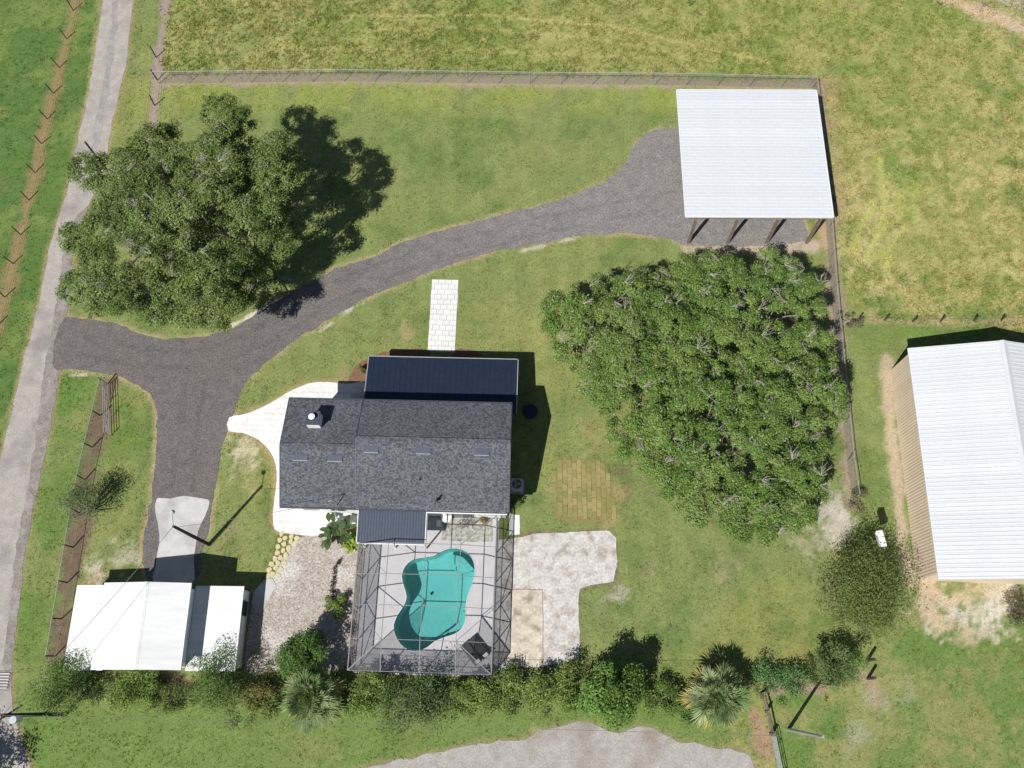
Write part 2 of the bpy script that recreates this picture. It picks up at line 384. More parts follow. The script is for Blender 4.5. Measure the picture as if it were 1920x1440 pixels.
ROAD_R = [(254, -40), (250, 0), (243, 60), (238, 110), (225, 170), (212, 225), (204, 270), (196, 310), (182, 350), (160, 395), (146, 430), (134, 480), (127, 550), (120, 610), (112, 680), (100, 760), (86, 830), (70, 900), (56, 970), (46, 1030), (36, 1100), (27, 1170), (21, 1250), (22, 1310), (34, 1370), (58, 1440), (80, 1520)]
PATIO = [(430, 783), (465, 775), (505, 757), (548, 732), (592, 717), (650, 720), (688, 722), (688, 800), (560, 800), (560, 935), (672, 940), (672, 975), (640, 1000), (600, 1005), (560, 1003), (522, 997), (513, 985), (513, 950), (519, 900), (517, 870), (505, 845), (485, 825), (455, 812), (429, 808)]
APRON = [(296, 934), (320, 935), (345, 929), (372, 934), (391, 937), (393, 946), (384, 968), (373, 990), (369, 1010), (364, 1045), (359, 1096), (289, 1096), (293, 1060), (299, 1005), (292, 960), (291, 943)]
GRAVEL = [(556, 1010), (600, 1003), (640, 1010), (684, 1020), (676, 1090), (668, 1200), (650, 1250), (600, 1256), (520, 1256), (462, 1258), (467, 1170), (480, 1110), (505, 1085), (520, 1065), (540, 1030)]
SLAB = [(930, 1012), (958, 1012), (1000, 1002), (1060, 998), (1143, 995), (1154, 1008), (1157, 1060), (1151, 1090), (1120, 1096), (1086, 1104), (1083, 1130), (1087, 1200), (1086, 1233), (1060, 1243), (1018, 1250), (960, 1252), (925, 1262)]
LOT = [(640, 1460), (690, 1440), (800, 1415), (900, 1396), (985, 1386), (1010, 1371), (1060, 1358), (1100, 1355), (1140, 1372), (1160, 1378), (1200, 1362), (1240, 1370), (1280, 1390), (1330, 1400), (1395, 1411), (1412, 1436), (1400, 1500), (1000, 1540), (700, 1520)]
MULCH = [(654, 722), (657, 700), (670, 683), (690, 670), (715, 661), (745, 656), (800, 657), (800, 690), (700, 690), (692, 722)]
MULCH2 = [(854, 655), (885, 657), (905, 668), (900, 690), (854, 690)]
POOL = [(840, 1030), (856, 1029), (870, 1033), (882, 1042), (889, 1058), (890, 1078), (884, 1099), (876, 1120), (873, 1140), (873, 1160), (866, 1178), (852, 1189), (833, 1195), (815, 1203), (801, 1214), (785, 1220), (767, 1219), (752, 1208), (742, 1191), (739, 1172), (747, 1152), (758, 1136), (763, 1119), (758, 1100), (754, 1081), (760, 1063), (775, 1050), (795, 1046), (813, 1043), (826, 1036)]
HA = math.radians(-1.4)
def HU(u, v, z=0.0):      # frame of the house, the cage and the barn
    return Vector((u * math.cos(HA) - v * math.sin(HA), u * math.sin(HA) + v * math.cos(HA), z))
DECK = [HU(-13.05, 2.0), HU(-2.4, 2.0), HU(-2.4, 14.2), HU(-13.05, 14.2)]
YARD_FENCE_N = [(298, 157), (640, 153), (1000, 158), (1250, 160), (1522, 166)]
W_DRIVE = smooth_poly(PA(DRIVE), .35, .15, seed=3)
W_ROAD = smooth_poly(PA(ROAD_L + ROAD_R[::-1]), .6, .1, seed=4)
W_PATIO = smooth_poly(PA(PATIO), .5, .03, seed=5)
W_APRON = smooth_poly(PA(APRON), .5, .05, seed=6)
W_GRAVEL = smooth_poly(PA(GRAVEL), .4, .1, seed=8)
W_SLAB = smooth_poly(PA(SLAB), .4, .07, seed=9, sharp=True)
W_LOT = smooth_poly(PA(LOT), .4, .15, seed=10)
W_MULCH = smooth_poly(PA(MULCH), .4, .08, seed=11)
W_MULCH2 = smooth_poly(PA(MULCH2), .4, .08, seed=11)
W_POOL = smooth_poly(PA(POOL, -.1), .3, 0, seed=1)

# ------------------------------------------------------------------ ground colour (grass, straw and soil, plus a dark strip by the garage)
PAST_N = PA([(300, 150), (318, -60), (2100, -60), (2100, 640), (1640, 605), (1590, 560), (1555, 420), (1535, 160), (1250, 150), (640, 143)])
FIELD_W = PA([(-400, -100), (190, -100), (160, 190), (125, 350), (75, 540), (40, 680), (-10, 860), (-400, 1100)])
SE_AREA = PA([(1450, 1300), (1640, 1270), (1700, 1180), (2100, 1150), (2100, 1700), (1440, 1700)])
LINES = [  # points, half width, colour, strength
    ([(146, -30), (133, 42), (105, 155), (77, 273), (50, 395), (17, 526), (-10, 620)], .5, (150, 126, 82), .85),
    ([(316, -30), (303, 60), (297, 110), (293, 160), (285, 250), (275, 330)], .42, (158, 140, 128), .95),
    ([(205, 720), (190, 790), (175, 850), (160, 905), (146, 1000), (126, 1120), (108, 1230)], .62, (128, 106, 86), .95),
    ([(300, 150), (640, 148), (1000, 152), (1250, 156), (1525, 162)], .62, (168, 148, 122), .9),
    ([(1528, 160), (1545, 260), (1556, 420), (1566, 560), (1578, 700), (1590, 850), (1600, 945)], .55, (160, 138, 118), .85),
    ([(1285, 466), (1340, 470), (1420, 466), (1528, 460)], .5, (186, 166, 148), .85),
    ([(1535, 400), (1548, 460)], .4, (186, 150, 118), .8),
    ([(1664, 672), (1668, 780), (1680, 900), (1692, 1010), (1708, 1090)], .5, (186, 166, 138), .9),
    ([(640, 30), (900, 28), (1150, 50), (1330, 92), (1440, 116)], .14, (190, 178, 106), .65),
    ([(640, 58), (860, 52), (1100, 70), (1290, 105)], .12, (186, 174, 104), .55),
    ([(500, 92), (700, 90), (1000, 100), (1220, 108)], .12, (184, 172, 102), .5),
    ([(1600, 470), (1612, 430), (1640, 380)], .35, (184, 182, 96), .6),
    ([(1620, 490), (1645, 440), (1660, 400), (1650, 300)], .3, (180, 182, 92), .6),
    ([(1660, 500), (1672, 450), (1700, 420)], .25, (186, 182, 100), .5),
    ([(1450, 1288), (1490, 1282), (1540, 1290)], .4, (160, 136, 112), .85),
    ([(1420, 1345), (1428, 1375), (1436, 1400)], .55, (172, 138, 108), .85),
    ([(1620, 1265), (1635, 1285), (1640, 1310)], .45, (170, 148, 122), .75),
    ([(172, 1268), (250, 1270), (338, 1270)], .3, (74, 58, 46), .9),  # dark brown strip on the ground along the garage's south eave
    ([(1760, -10), (1820, 18), (1870, 34), (1930, 58)], .65, (196, 174, 142), .95),
    ([(1590, 600), (1700, 604), (1800, 606), (1920, 604)], .3, (168, 150, 110), .6),
    ([(20, 900), (10, 980), (0, 1060)], .35, (140, 130, 80), .8),
    ([(1560, 150), (1566, 300), (1576, 420)], .5, (176, 150, 112), .4),
]
SPOTS = [  # x, y, radius m, colour, strength
    (455, 850, 1.6, (196, 184, 152), .75), (445, 880, 1.2, (190, 176, 140), .6), (470, 905, 1.2, (176, 160, 116), .5), (435, 1020, 2.2, (150, 138, 96), .45), (420, 1045, 1.5, (140, 128, 92), .4),
    (235, 1040, 1.6, (186, 176, 150), .6), (175, 1055, 1.2, (196, 186, 164), .65), (185, 1085, 1.0, (186, 170, 150), .7), (165, 1090, .8, (176, 150, 120), .7),
    (1560, 940, 1.6, (186, 178, 164), .8), (1570, 985, 1.5, (190, 180, 166), .8), (1545, 1010, 1.6, (180, 172, 150), .6), (1510, 1025, 1.6, (176, 164, 138), .5), (1350, 1075, 1.5, (164, 148, 110), .4),
    (1640, 1312, 1.3, (162, 160, 134), .55), (1695, 1300, 1.1, (164, 162, 130), .45), (1610, 1375, 1.2, (156, 158, 132), .45), (1600, 1400, 1.1, (158, 156, 126), .4),
    (1160, 1110, 1.0, (176, 164, 150), .7), (1215, 1070, 1.0, (156, 140, 104), .5), (1130, 1150, 1.2, (150, 150, 110), .35),
    (1160, 930, 1.5, (164, 138, 96), .65), (1140, 965, 1.6, (164, 136, 92), .6), (1050, 905, 1.2, (168, 140, 96), .6), (1010, 780, 1.2, (140, 136, 76), .3), (1105, 820, 1.6, (168, 152, 88), .45),
    (1560, 1110, 1.6, (160, 146, 110), .4), (1330, 1160, 1.5, (150, 150, 96), .3), (1340, 990, 2, (150, 150, 84), .25),
    (1760, 1145, 2.6, (198, 184, 160), .9), (1840, 1150, 2.6, (204, 194, 178), .9), (1900, 1125, 2.2, (206, 194, 172), .95), (1740, 1110, 1.5, (190, 166, 132), .9), (1820, 1105, 2.2, (176, 160, 120), .9), (1720, 1150, 1.5, (190, 168, 138), .8), (1790, 1175, 2.0, (184, 164, 128), .7),
    (1800, 1152, 1.0, (192, 188, 178), .6), (1865, 1145, 1.2, (196, 192, 182), .6),
    (960, 560, 1.4, (160, 146, 92), .3), (760, 620, 1.0, (166, 152, 104), .5), (645, 700, .8, (150, 130, 90), .5), (980, 760, .8, (110, 100, 60), .4),
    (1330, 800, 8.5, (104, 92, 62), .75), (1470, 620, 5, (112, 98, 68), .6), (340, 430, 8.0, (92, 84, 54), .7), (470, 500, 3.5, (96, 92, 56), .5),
    (1820, 1330, 4, (150, 142, 84), .5), (1880, 1260, 4, (146, 138, 80), .4), (1760, 1420, 3, (146, 140, 86), .4), (1900, 1420, 3, (150, 146, 92), .4),
    (600, 1430, 2.5, (140, 136, 84), .4), (520, 1400, 2, (126, 130, 70), .3), (780, 1390, 2, (120, 130, 66), .3), (1440, 1440, 1.5, (176, 160, 100), .6), (1400, 1425, 1.2, (180, 162, 110), .6), (1010, 1375, .9, (186, 160, 110), .5),
    (340, 1290, 1.2, (150, 120, 92), .6), (325, 1275, 1.2, (130, 100, 80), .7), (1480, 1240, 2.4, (150, 140, 66), .4), (1400, 1180, 3.0, (140, 138, 64), .3), (1580, 180, 2.0, (180, 164, 100), .4),
    (130, 1310, 2.0, (136, 146, 62), .5), (1390, 1380, 1.5, (170, 150, 92), .5),
]
GREENS = [(1665, 576, 1.5, (100, 130, 50), .8), (1630, 568, 1.0, (100, 130, 50), .75), (1650, 310, 1.6, (108, 136, 50), .7), (1880, 185, 1.1, (96, 130, 56), .6), (1690, 330, 1.6, (112, 140, 56), .6), (1560, 130, 1.2, (104, 136, 60), .7), (1595, 125, 1.4, (106, 138, 58), .7), (1555, 430, 1.4, (104, 140, 52), .8), (1850, 170, 1.0, (100, 130, 56), .7), (1540, 210, .9, (80, 110, 40), .8), (1700, 385, 2.3, (152, 164, 76), .55), (1740, 370, 1.5, (148, 160, 74), .5), (1660, 490, 1.6, (160, 166, 72), .6), (1780, 20, 4, (136, 150, 66), .5), (1560, 30, 4, (138, 150, 62), .5), (1480, 60, 3, (140, 150, 64), .4), (230, 820, 2.5, (98, 128, 44), .5), (120, 780, 2.5, (90, 130, 46), .6), (1745, 970, 1.0, (90, 124, 44), .4), (1620, 640, 2.2, (116, 136, 62), .6), (1720, 620, 2.2, (104, 134, 54), .7), (1850, 620, 2.6, (100, 130, 54), .7), (1160, 440, 1.2, (96, 130, 54), .4), (1630, 720, 1.4, (130, 140, 66), .5)]

def ground_color(x, y):
    x = np.asarray(x, float); y = np.asarray(y, float); n = len(x)
    c = np.empty((n, 3))
    big = fbm(x, y, 9, 1); mid = fbm(x, y, 2.6, 5); sm = fbm(x, y, .8, 9); ti = fbm(x, y, .3, 12, 2)
    A = lambda rgb: np.array(alb(rgb))
    def mix(c, col, w): return c * (1 - w[:, None]) + np.asarray(col) * w[:, None]
    # mown lawn
    c[:] = A((126, 138, 74))
    c = mix(c, A((138, 142, 72)), sstep(.45, .7, big) * .8)
    c = mix(c, A((100, 124, 56)), sstep(.5, .72, mid) * .7)
    c = mix(c, A((146, 146, 82)), sstep(.56, .75, fbm(x, y, 4, 31)) * .4)
    # faint mower stripes
    c *= (1 + .035 * np.sign(np.sin((x * .99 + y * .06) * 2.6)))[:, None]
    nf = PA(YARD_FENCE_N); band = sstep(3.2, .6, dist_line(x, y, [q - Vector((0, 1.4, 0)) for q in nf]))
    c = mix(c, A((150, 158, 62)), band * .55 * sstep(.3, .6, mid))
    # west field
    m = inside(x, y, FIELD_W).astype(float)
    fw = np.tile(A((92, 122, 50)), (n, 1)); fw = mix(fw, A((116, 136, 62)), sstep(.4, .7, mid)); fw = mix(fw, A((72, 106, 40)), sstep(.52, .7, sm) * .6)
    c = mix(c, fw, m)
    # verge along the road: lusher
    dv = dist_line(x, y, PA(ROAD_R)); v = sstep(7, 1.0, dv) * (1 - m) * (y < 30)
    c = mix(c, A((98, 130, 48)), v * .7 * sstep(.25, .55, mid))
    # rough pasture
    m = inside(x, y, PAST_N).astype(float)
    pa = np.tile(A((150, 152, 82)), (n, 1))
    pa = mix(pa, A((128, 142, 62)), sstep(.42, .62, fbm(x, y, 5, 41)) * .9)
    pa = mix(pa, A((180, 168, 112)), .75 * sstep(.36, .64, big * .6 + .4 * fbm(x, y, 14, 77)) * sstep(.35, .6, sm) * sstep(15, 32, x))
    pa = mix(pa, A((122, 138, 62)), sstep(.54, .70, mid) * .6)
    pa = mix(pa, A((172, 162, 102)), sstep(.54, .68, sm) * .4)
    pa = mix(pa, A((108, 122, 54)), sstep(.58, .7, ti) * .35)
    c = mix(c, pa * np.array([1.05, 1.03, 1.06]), m)
    # south-east
    m = inside(x, y, SE_AREA).astype(float)
    se = np.tile(A((106, 134, 58)), (n, 1)); se = mix(se, A((150, 148, 84)), sstep(.48, .66, mid * .5 + big * .5) * .8); se = mix(se, A((84, 116, 46)), sstep(.52, .68, sm) * .6)
    c = mix(c, se, m)
    m = sstep(4.5, -1.5, y) * (x > -36) * (x < 17)
    c = mix(c, A((106, 134, 56)), m * .7)
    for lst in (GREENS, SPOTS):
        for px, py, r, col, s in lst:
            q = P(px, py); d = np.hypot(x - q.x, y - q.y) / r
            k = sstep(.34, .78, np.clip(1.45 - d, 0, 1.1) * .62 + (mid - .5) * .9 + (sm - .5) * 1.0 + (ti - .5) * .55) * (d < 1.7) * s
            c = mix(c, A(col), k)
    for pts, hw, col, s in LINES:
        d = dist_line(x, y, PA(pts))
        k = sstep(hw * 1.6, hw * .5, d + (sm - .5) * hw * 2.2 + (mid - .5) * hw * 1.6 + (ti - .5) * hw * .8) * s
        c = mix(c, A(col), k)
    # worn straw edge along the drive
    d = dist_line(x, y, W_DRIVE[::3], True); k = sstep(.55, .08, d + (sm - .45) * .5)
    c = mix(c, A((172, 154, 108)), k * .85 * sstep(.32, .58, mid))
    d2 = dist_line(x, y, PA([(435, 612), (496, 577), (527, 560)])); c = mix(c, A((214, 204, 186)), sstep(.32, .06, d2 + (sm - .4) * .6))
    for seg in ([(600, 620), (650, 588)], [(980, 470), (1075, 448)], [(640, 588), (680, 568)], [(130, 702), (165, 704)]):
        d2 = dist_line(x, y, PA(seg)); c = mix(c, A((196, 186, 166)), .9 * sstep(.2, .04, d2 + (sm - .42) * .7))
    d = dist_line(x, y, W_ROAD[::3], True); k = sstep(.5, .05, d + (sm - .45) * .5)
    c = mix(c, A((160, 140, 100)), k * .75)
    for poly, colr in ((W_GRAVEL, (150, 128, 92)), (W_PATIO, (176, 146, 104)), (W_LOT, (150, 138, 96)), (W_SLAB, (128, 118, 84))):
        d = dist_line(x, y, poly[::3], True); c = mix(c, A(colr), sstep(.45, .05, d + (sm - .45) * .5) * .75)
    c *= (.87 + .26 * sm)[:, None] * (.88 + .24 * ti)[:, None]
    lum = c.mean(1, keepdims=True)
    return (c * .86 + lum * .14) * 1.15

# ------------------------------------------------------------------ ground sheet
def axis(a, b, h):
    core = list(np.arange(a, b + h / 2, h)); s = h * 2; lo = []; hi = []; x = a; yv = core[-1]
    while x > -3000: x -= s; lo.append(x); yv += s; hi.append(yv); s *= 1.5
    return np.array(lo[::-1] + core + hi)
gx, gy = axis(-60, 56, .24), axis(-8, 72, .24)
X, Y = np.meshgrid(gx, gy); nx, ny = len(gx), len(gy)
xf, yf = X.ravel(), Y.ravel()
near = (np.abs(xf) < 90) & (np.abs(yf - 30) < 80)
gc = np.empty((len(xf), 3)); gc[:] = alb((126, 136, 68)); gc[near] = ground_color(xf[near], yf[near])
idx = np.arange(nx * ny).reshape(ny, nx)
Q = np.stack([idx[:-1, :-1], idx[:-1, 1:], idx[1:, 1:], idx[1:, :-1]], -1).reshape(-1, 4)
fcx = (xf[Q[:, 0]] + xf[Q[:, 2]]) / 2; fcy = (yf[Q[:, 0]] + yf[Q[:, 2]]) / 2
Q = Q[~inside(fcx, fcy, [HU(-12.7, 2.4), HU(-2.7, 2.4), HU(-2.7, 13.9), HU(-12.7, 13.9)])]
o = obj('ground', arr_mesh('ground', np.stack([xf, yf, np.zeros_like(xf)], -1), Q, M['ground'], gc))
o['kind'] = 'structure'

def sheet(name, poly, z, m, kind='structure', holes=None):
    loops = [[Vector((p[0], p[1], z)) for p in poly]] + [[Vector((p[0], p[1], z)) for p in h] for h in (holes or [])]
    vs = [tuple(v) for lp in loops for v in lp]
    fs = []
    for a, b, c in tessellate_polygon(loops):
        A_, B_, C_ = Vector(vs[a]), Vector(vs[b]), Vector(vs[c])
        fs.append((a, b, c) if (B_ - A_).cross(C_ - A_).z > 0 else (a, c, b))
    me = bpy.data.meshes.new(name); me.from_pydata(vs, [], fs); me.materials.append(m); me.update()
    ob = obj(name, me)
    if kind: ob['kind'] = kind
    return ob

sheet('road', W_ROAD, .012, M['road'])
sheet('road_shoulder', smooth_poly(PA([(166, 388), (150, 430), (137, 480), (129, 550), (122, 610), (114, 690), (101, 765), (88, 835), (72, 905), (58, 975), (48, 1035), (38, 1110), (29, 1180), (22, 1250), (8, 1250), (14, 1180), (22, 1100), (32, 1020), (42, 960), (56, 890), (64, 840), (72, 770), (84, 690), (96, 620), (108, 550), (120, 480), (140, 410)]), .4, .14, seed=21), .018, M['shoulder'])
sheet('road_crown', smooth_poly(PA([(224, -30), (218, 60), (204, 160), (190, 240), (178, 310), (164, 370), (154, 365), (168, 300), (180, 230), (193, 150), (206, 50), (214, -30)]), .4, .16, seed=22), .018, mat('road_crown_gravel', alb((166, 161, 158)), alb((150, 145, 142)), 2.0, .95, .3, c3=alb((176, 171, 168)), scale3=.9, fine=8, fine_amt=.2))
sheet('gravel_driveway', W_DRIVE, .026, M['millings'])
sheet('concrete_apron', W_APRON, .036, M['concrete'])
sheet('gravel_yard', W_GRAVEL, .014, M['gravel'])
sheet('gravel_lot', W_LOT, .014, M['lot'])
sheet('mulch_bed', W_MULCH, .02, M['mulch'])
sheet('mulch_bed', W_MULCH2, .02, M['mulch'])
sheet('concrete_slab', W_SLAB, .03, M['slab'])
sheet('far_road', PA([(1862, -40), (1862, 0), (1890, 10), (1930, 24), (2000, 50), (2000, -40)]), .012, M['road'])
MB().prism(smooth_poly(PA([(957, 1106), (1016, 1106), (1018, 1165), (1018, 1247), (957, 1249)]), .5, .02, sharp=True), .0, .1).build('raised_concrete_pad', M['pad'])['kind'] = 'structure'
MB().prism(PA([(498, 1085), (512, 1086), (518, 1098), (500, 1135), (488, 1150), (470, 1150), (476, 1110)]), 0, .05).build('side_concrete_pad', M['concrete'])['kind'] = 'structure'
# worn wheel lines in the millings
M['wheel'] = mat('millings_worn', alb((112, 107, 105)), alb((98, 94, 93)), 1.4, .95, .5, c3=alb((118, 112, 109)), scale3=.5, fine=8, fine_amt=.34)
dust_towards_east(M['wheel'], (1.5, 1.55, 1.55), -22, 6)
def track(pts, offs, wd, seed):
    c = smooth_poly(PA(pts), .8, 0, closed=False); n_ = []
    for i in range(len(c)):
        t = (c[min(i + 1, len(c) - 1)] - c[max(i - 1, 0)]).normalized(); n_.append(Vector((-t.y, t.x, 0)))
    l_ = [p + q * (offs + wd) for p, q in zip(c, n_)]; r_ = [p + q * (offs - wd) for p, q in zip(c, n_)]
    sheet('wheel_track', smooth_poly(l_ + r_[::-1], .45, .17, seed=seed, sharp=True), .031, M['wheel'])
for k_, of in enumerate((-.8, .8)):
    track([(150, 648), (260, 668), (370, 672), (470, 640), (560, 588), (660, 532), (780, 487), (920, 448), (1060, 414), (1180, 390), (1285, 372)], of, .2, 40 + k_)
    track([(372, 690), (362, 740), (352, 800), (346, 870), (343, 925)], of, .2, 44 + k_)

# ---- grass as real tufts
def tufts(name, N, polyfn, h0, h1, wd, blades, lean, seed):
    r = np.random.default_rng(seed)
    x, y = polyfn(r, N)
    ex = np.zeros(len(x), bool)
    for poly in (W_DRIVE, W_ROAD, W_PATIO, W_APRON, W_GRAVEL, W_SLAB, W_LOT, DECK, PA([(803, 524), (862, 524), (856, 662), (800, 662)]), [HU(-18.5, 13.9), HU(-1.7, 13.9), HU(-1.7, 26.5), HU(-18.5, 26.5)]):
        ex |= inside(x, y, poly if len(poly) < 60 else poly[::2])
    for pts, hw, *_ in LINES[:8]:
        ex |= (dist_line(x, y, PA(pts)) < hw * .8) & (r.random(len(x)) < .85)
    x, y = x[~ex], y[~ex]
    k = fbm(x, y, 1.6, 71); keep = r.random(len(x)) < sstep(.25, .6, k) + .25
    x, y = x[keep], y[keep]; n = len(x)
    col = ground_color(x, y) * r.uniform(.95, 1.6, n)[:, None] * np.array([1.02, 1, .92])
    hh = r.uniform(h0, h1, n) * (.6 + .9 * vn(x, y, 1.1, 91))
    n2 = n * blades
    bx = np.repeat(x, blades) + r.normal(0, wd * 1.6, n2); by = np.repeat(y, blades) + r.normal(0, wd * 1.6, n2)
    h = np.repeat(hh, blades) * r.uniform(.6, 1.2, n2); a = r.uniform(0, 2 * np.pi, n2); b = r.uniform(0, 2 * np.pi, n2)
    wv = wd * r.uniform(.5, 1.2, n2)
    V = np.empty((n2, 3, 3)); V[:, 0] = np.stack([bx - np.cos(a) * wv, by - np.sin(a) * wv, np.full(n2, .0)], -1)
    V[:, 1] = np.stack([bx + np.cos(a) * wv, by + np.sin(a) * wv, np.full(n2, .0)], -1)
    V[:, 2] = np.stack([bx + np.cos(b) * h * lean, by + np.sin(b) * h * lean, h], -1)
    cc = np.repeat(np.repeat(col, blades, 0) * r.uniform(.85, 1.2, n2)[:, None], 3, 0)
    return obj(name, arr_mesh(name, V.reshape(-1, 3), np.arange(n2 * 3).reshape(-1, 3), M['blade'], cc))

def past_pts(r, N):
    x = r.uniform(-42, 53, N); y = r.uniform(14, 71, N)
    k = inside(x, y, PAST_N); return x[k], y[k]
def lawn_pts(r, N):
    x = r.uniform(-55, 50, N); y = r.uniform(-6, 70, N)
    k = ~inside(x, y, PAST_N); return x[k], y[k]
g = tufts('pasture_grass', 108000, past_pts, .08, .24, .05, 6, 1.1, 11)
g['kind'] = 'stuff'; g['label'] = 'rough straw and green pasture grass beyond the yard fence'; g['category'] = 'grass'
g = tufts('lawn_grass', 110000, lawn_pts, .035, .09, .04, 4, 1.1, 12)
g['kind'] = 'stuff'; g['label'] = 'short green lawn grass around the house'; g['category'] = 'grass'

# loose pale stones along the drive and road edges
def stones(name, paths, N, sp, smin, smax, m, label, seed):
    r = np.random.default_rng(seed); V = []; Fs = []
    base = np.array([(1, 0, 0), (-.5, .87, 0), (-.5, -.87, 0), (0, 0, .9)])
    fs = np.array([(0, 1, 3), (1, 2, 3), (2, 0, 3)])
    for pth in paths:
        pts = np.array([(p.x, p.y) for p in pth]); seg = np.hypot(*np.diff(pts, axis=0).T); cum = np.concatenate([[0], np.cumsum(seg)])
        k = int(N * cum[-1])
        t = r.uniform(0, cum[-1], k); xx = np.interp(t, cum, pts[:, 0]) + r.normal(0, sp, k); yy = np.interp(t, cum, pts[:, 1]) + r.normal(0, sp, k)
        for x_, y_ in zip(xx, yy):
            if fbm(np.array([x_]), np.array([y_]), 2.2, 3, 2)[0] < .42: continue
            s = r.uniform(smin, smax); a = r.uniform(0, 6.28); ca, sa = math.cos(a), math.sin(a)
            q = base * s * r.uniform(.7, 1.3, (4, 1)); q = np.stack([q[:, 0] * ca - q[:, 1] * sa + x_, q[:, 0] * sa + q[:, 1] * ca + y_, q[:, 2] + .012], -1)
            Fs.append(fs + len(V) * 4); V.append(q)
    ob = obj(name, arr_mesh(name, np.concatenate(V), np.concatenate(Fs), m)); ob['kind'] = 'stuff'; ob['label'] = label; ob['category'] = 'stones'
    return ob
stones('edge_stones', [W_DRIVE + [W_DRIVE[0]]], 9, .16, .02, .055, M['concrete'], 'loose pale stones along the edges of the dark driveway', 5)

# ------------------------------------------------------------------ paving pieces
def pavers(root, poly, ang, pw, ph, z, m, seed, gap=.012):
    r = random.Random(seed)
    meshes = []
    for k in range(4):
        b = MB(); j = lambda: r.uniform(-.006, .006)
        w2, h2 = pw / 2 - gap / 2, ph / 2 - gap / 2
        top = [(-w2 + .012 + j(), -h2 + .012 + j(), .03), (w2 - .012 + j(), -h2 + .012 + j(), .03), (w2 - .012 + j(), h2 - .012 + j(), .03), (-w2 + .012 + j(), h2 - .012 + j(), .03)]
        bot = [(-w2, -h2, 0), (w2, -h2, 0), (w2, h2, 0), (-w2, h2, 0)]
        b.add(bot + top, [(4, 5, 6, 7), (0, 1, 5, 4), (1, 2, 6, 5), (2, 3, 7, 6), (3, 0, 4, 7)])
        meshes.append(b.mesh('paver', m))
    c, s = math.cos(ang), math.sin(ang)
    us = [p[0] * c + p[1] * s for p in poly]; vs = [-p[0] * s + p[1] * c for p in poly]
    row = 0; v = min(vs) + ph / 2
    while v < max(vs):
        u = min(us) + pw / 2 - (pw / 2 if row % 2 else 0)
        while u < max(us) + pw / 2:
            x, y = u * c - v * s, u * s + v * c
            if inside(np.array([x, x - pw * .45, x + pw * .45, x - pw * .45, x + pw * .45]), np.array([y, y - ph * .45, y - ph * .45, y + ph * .45, y + ph * .45]), poly).all():
                obj('paver', r.choice(meshes), root, (x, y, z + r.uniform(-.006, .008)), (r.uniform(-.012, .012), r.uniform(-.012, .012), ang + r.uniform(-.02, .02)))
            u += pw
        v += ph; row += 1
pt = sheet('patio', W_PATIO, .03, M['paver'])
pav_poly = [p for p in W_PATIO]
pavers(pt, pav_poly, HA, .58, .5, .014, M['paver'], 3)
wk = PA([(810, 524), (860, 525), (853, 661), (802, 658)])
ws = sheet('front_walkway', smooth_poly(wk, .3, .03, seed=33, sharp=True), .008, M['joint'])
wr = random.Random(12); wb = {}
for n_ in (1, 2):      # whole and half pavers
    wb[n_] = []
    for k in range(4):
        b = MB(); w2, h2 = .292 * n_ / 2 - .008, .24 - .008; j = lambda: wr.uniform(-.008, .008)
        b.add([(-w2, -h2, 0), (w2, -h2, 0), (w2, h2, 0), (-w2, h2, 0), (-w2 + .01 + j(), -h2 + .01 + j(), .035), (w2 - .01 + j(), -h2 + .01 + j(), .035), (w2 - .01 + j(), h2 - .01 + j(), .035), (-w2 + .01 + j(), h2 - .01 + j(), .035)], [(4, 5, 6, 7), (0, 1, 5, 4), (1, 2, 6, 5), (2, 3, 7, 6), (3, 0, 4, 7)])
        wb[n_].append(b.mesh('paver', M['paver']))
for row in range(14):
    t = (row + .5) / 14; a_, b_ = wk[3].lerp(wk[0], t), wk[2].lerp(wk[1], t); L_ = (b_ - a_).length; d_ = (b_ - a_).normalized()
    cuts = [2, 2, 2, 2] if row % 2 else [1, 2, 2, 2, 1]; x_ = (L_ - 8 * .292) / 2
    for cu in cuts:
        q_ = a_ + d_ * (x_ + cu * .146); x_ += cu * .292
        obj('paver', wr.choice(wb[cu]), ws, (q_.x, q_.y, .012 + wr.uniform(0, .008)), (0, 0, math.atan2(d_.y, d_.x) + wr.uniform(-.012, .012)))
sp = PA([(955, 963), (974, 965), (975, 1002), (955, 1004)])
ss = sheet('side_strip', smooth_poly(sp, .3, .05, seed=34, sharp=True), .03, M['paver']); pavers(ss, sp, HA, .42, .42, .014, M['paver'], 5)

# stepping stones
sr = random.Random(9)
base = sheet('stepping_stone_path', smooth_poly(PA([(524, 999), (566, 1004), (555, 1030), (535, 1060), (522, 1088), (505, 1086), (500, 1075), (512, 1040)]), .4, .06, seed=13), .008, mat('path_turf', alb((128, 120, 66)), alb((104, 104, 54)), 6, .95, .5, fine=20, fine_amt=.3))
for x, y in [(528, 1001), (546, 1006), (557, 1009), (525, 1013), (535, 1009), (545, 1016), (533, 1020), (554, 1018), (522, 1025), (541, 1028), (531, 1032), (520, 1037), (536, 1041), (516, 1047), (526, 1046), (509, 1058), (521, 1055), (533, 1056), (505, 1069), (517, 1065), (527, 1068), (511, 1076), (522, 1080), (504, 1080)]:
    c = P(x, y); k = 7; a0 = sr.uniform(0, 6); pts = []
    for i in range(k):
        a = a0 + i * 2 * math.pi / k; r_ = sr.uniform(.16, .25); pts.append((r_ * math.cos(a) * 1.0, r_ * math.sin(a) * 1.15))
    me = MB().prism(pts, 0, sr.uniform(.035, .06)).mesh('stepping_stone', M['stone'])
    obj('stepping_stone', me, base, (c.x, c.y, .01))

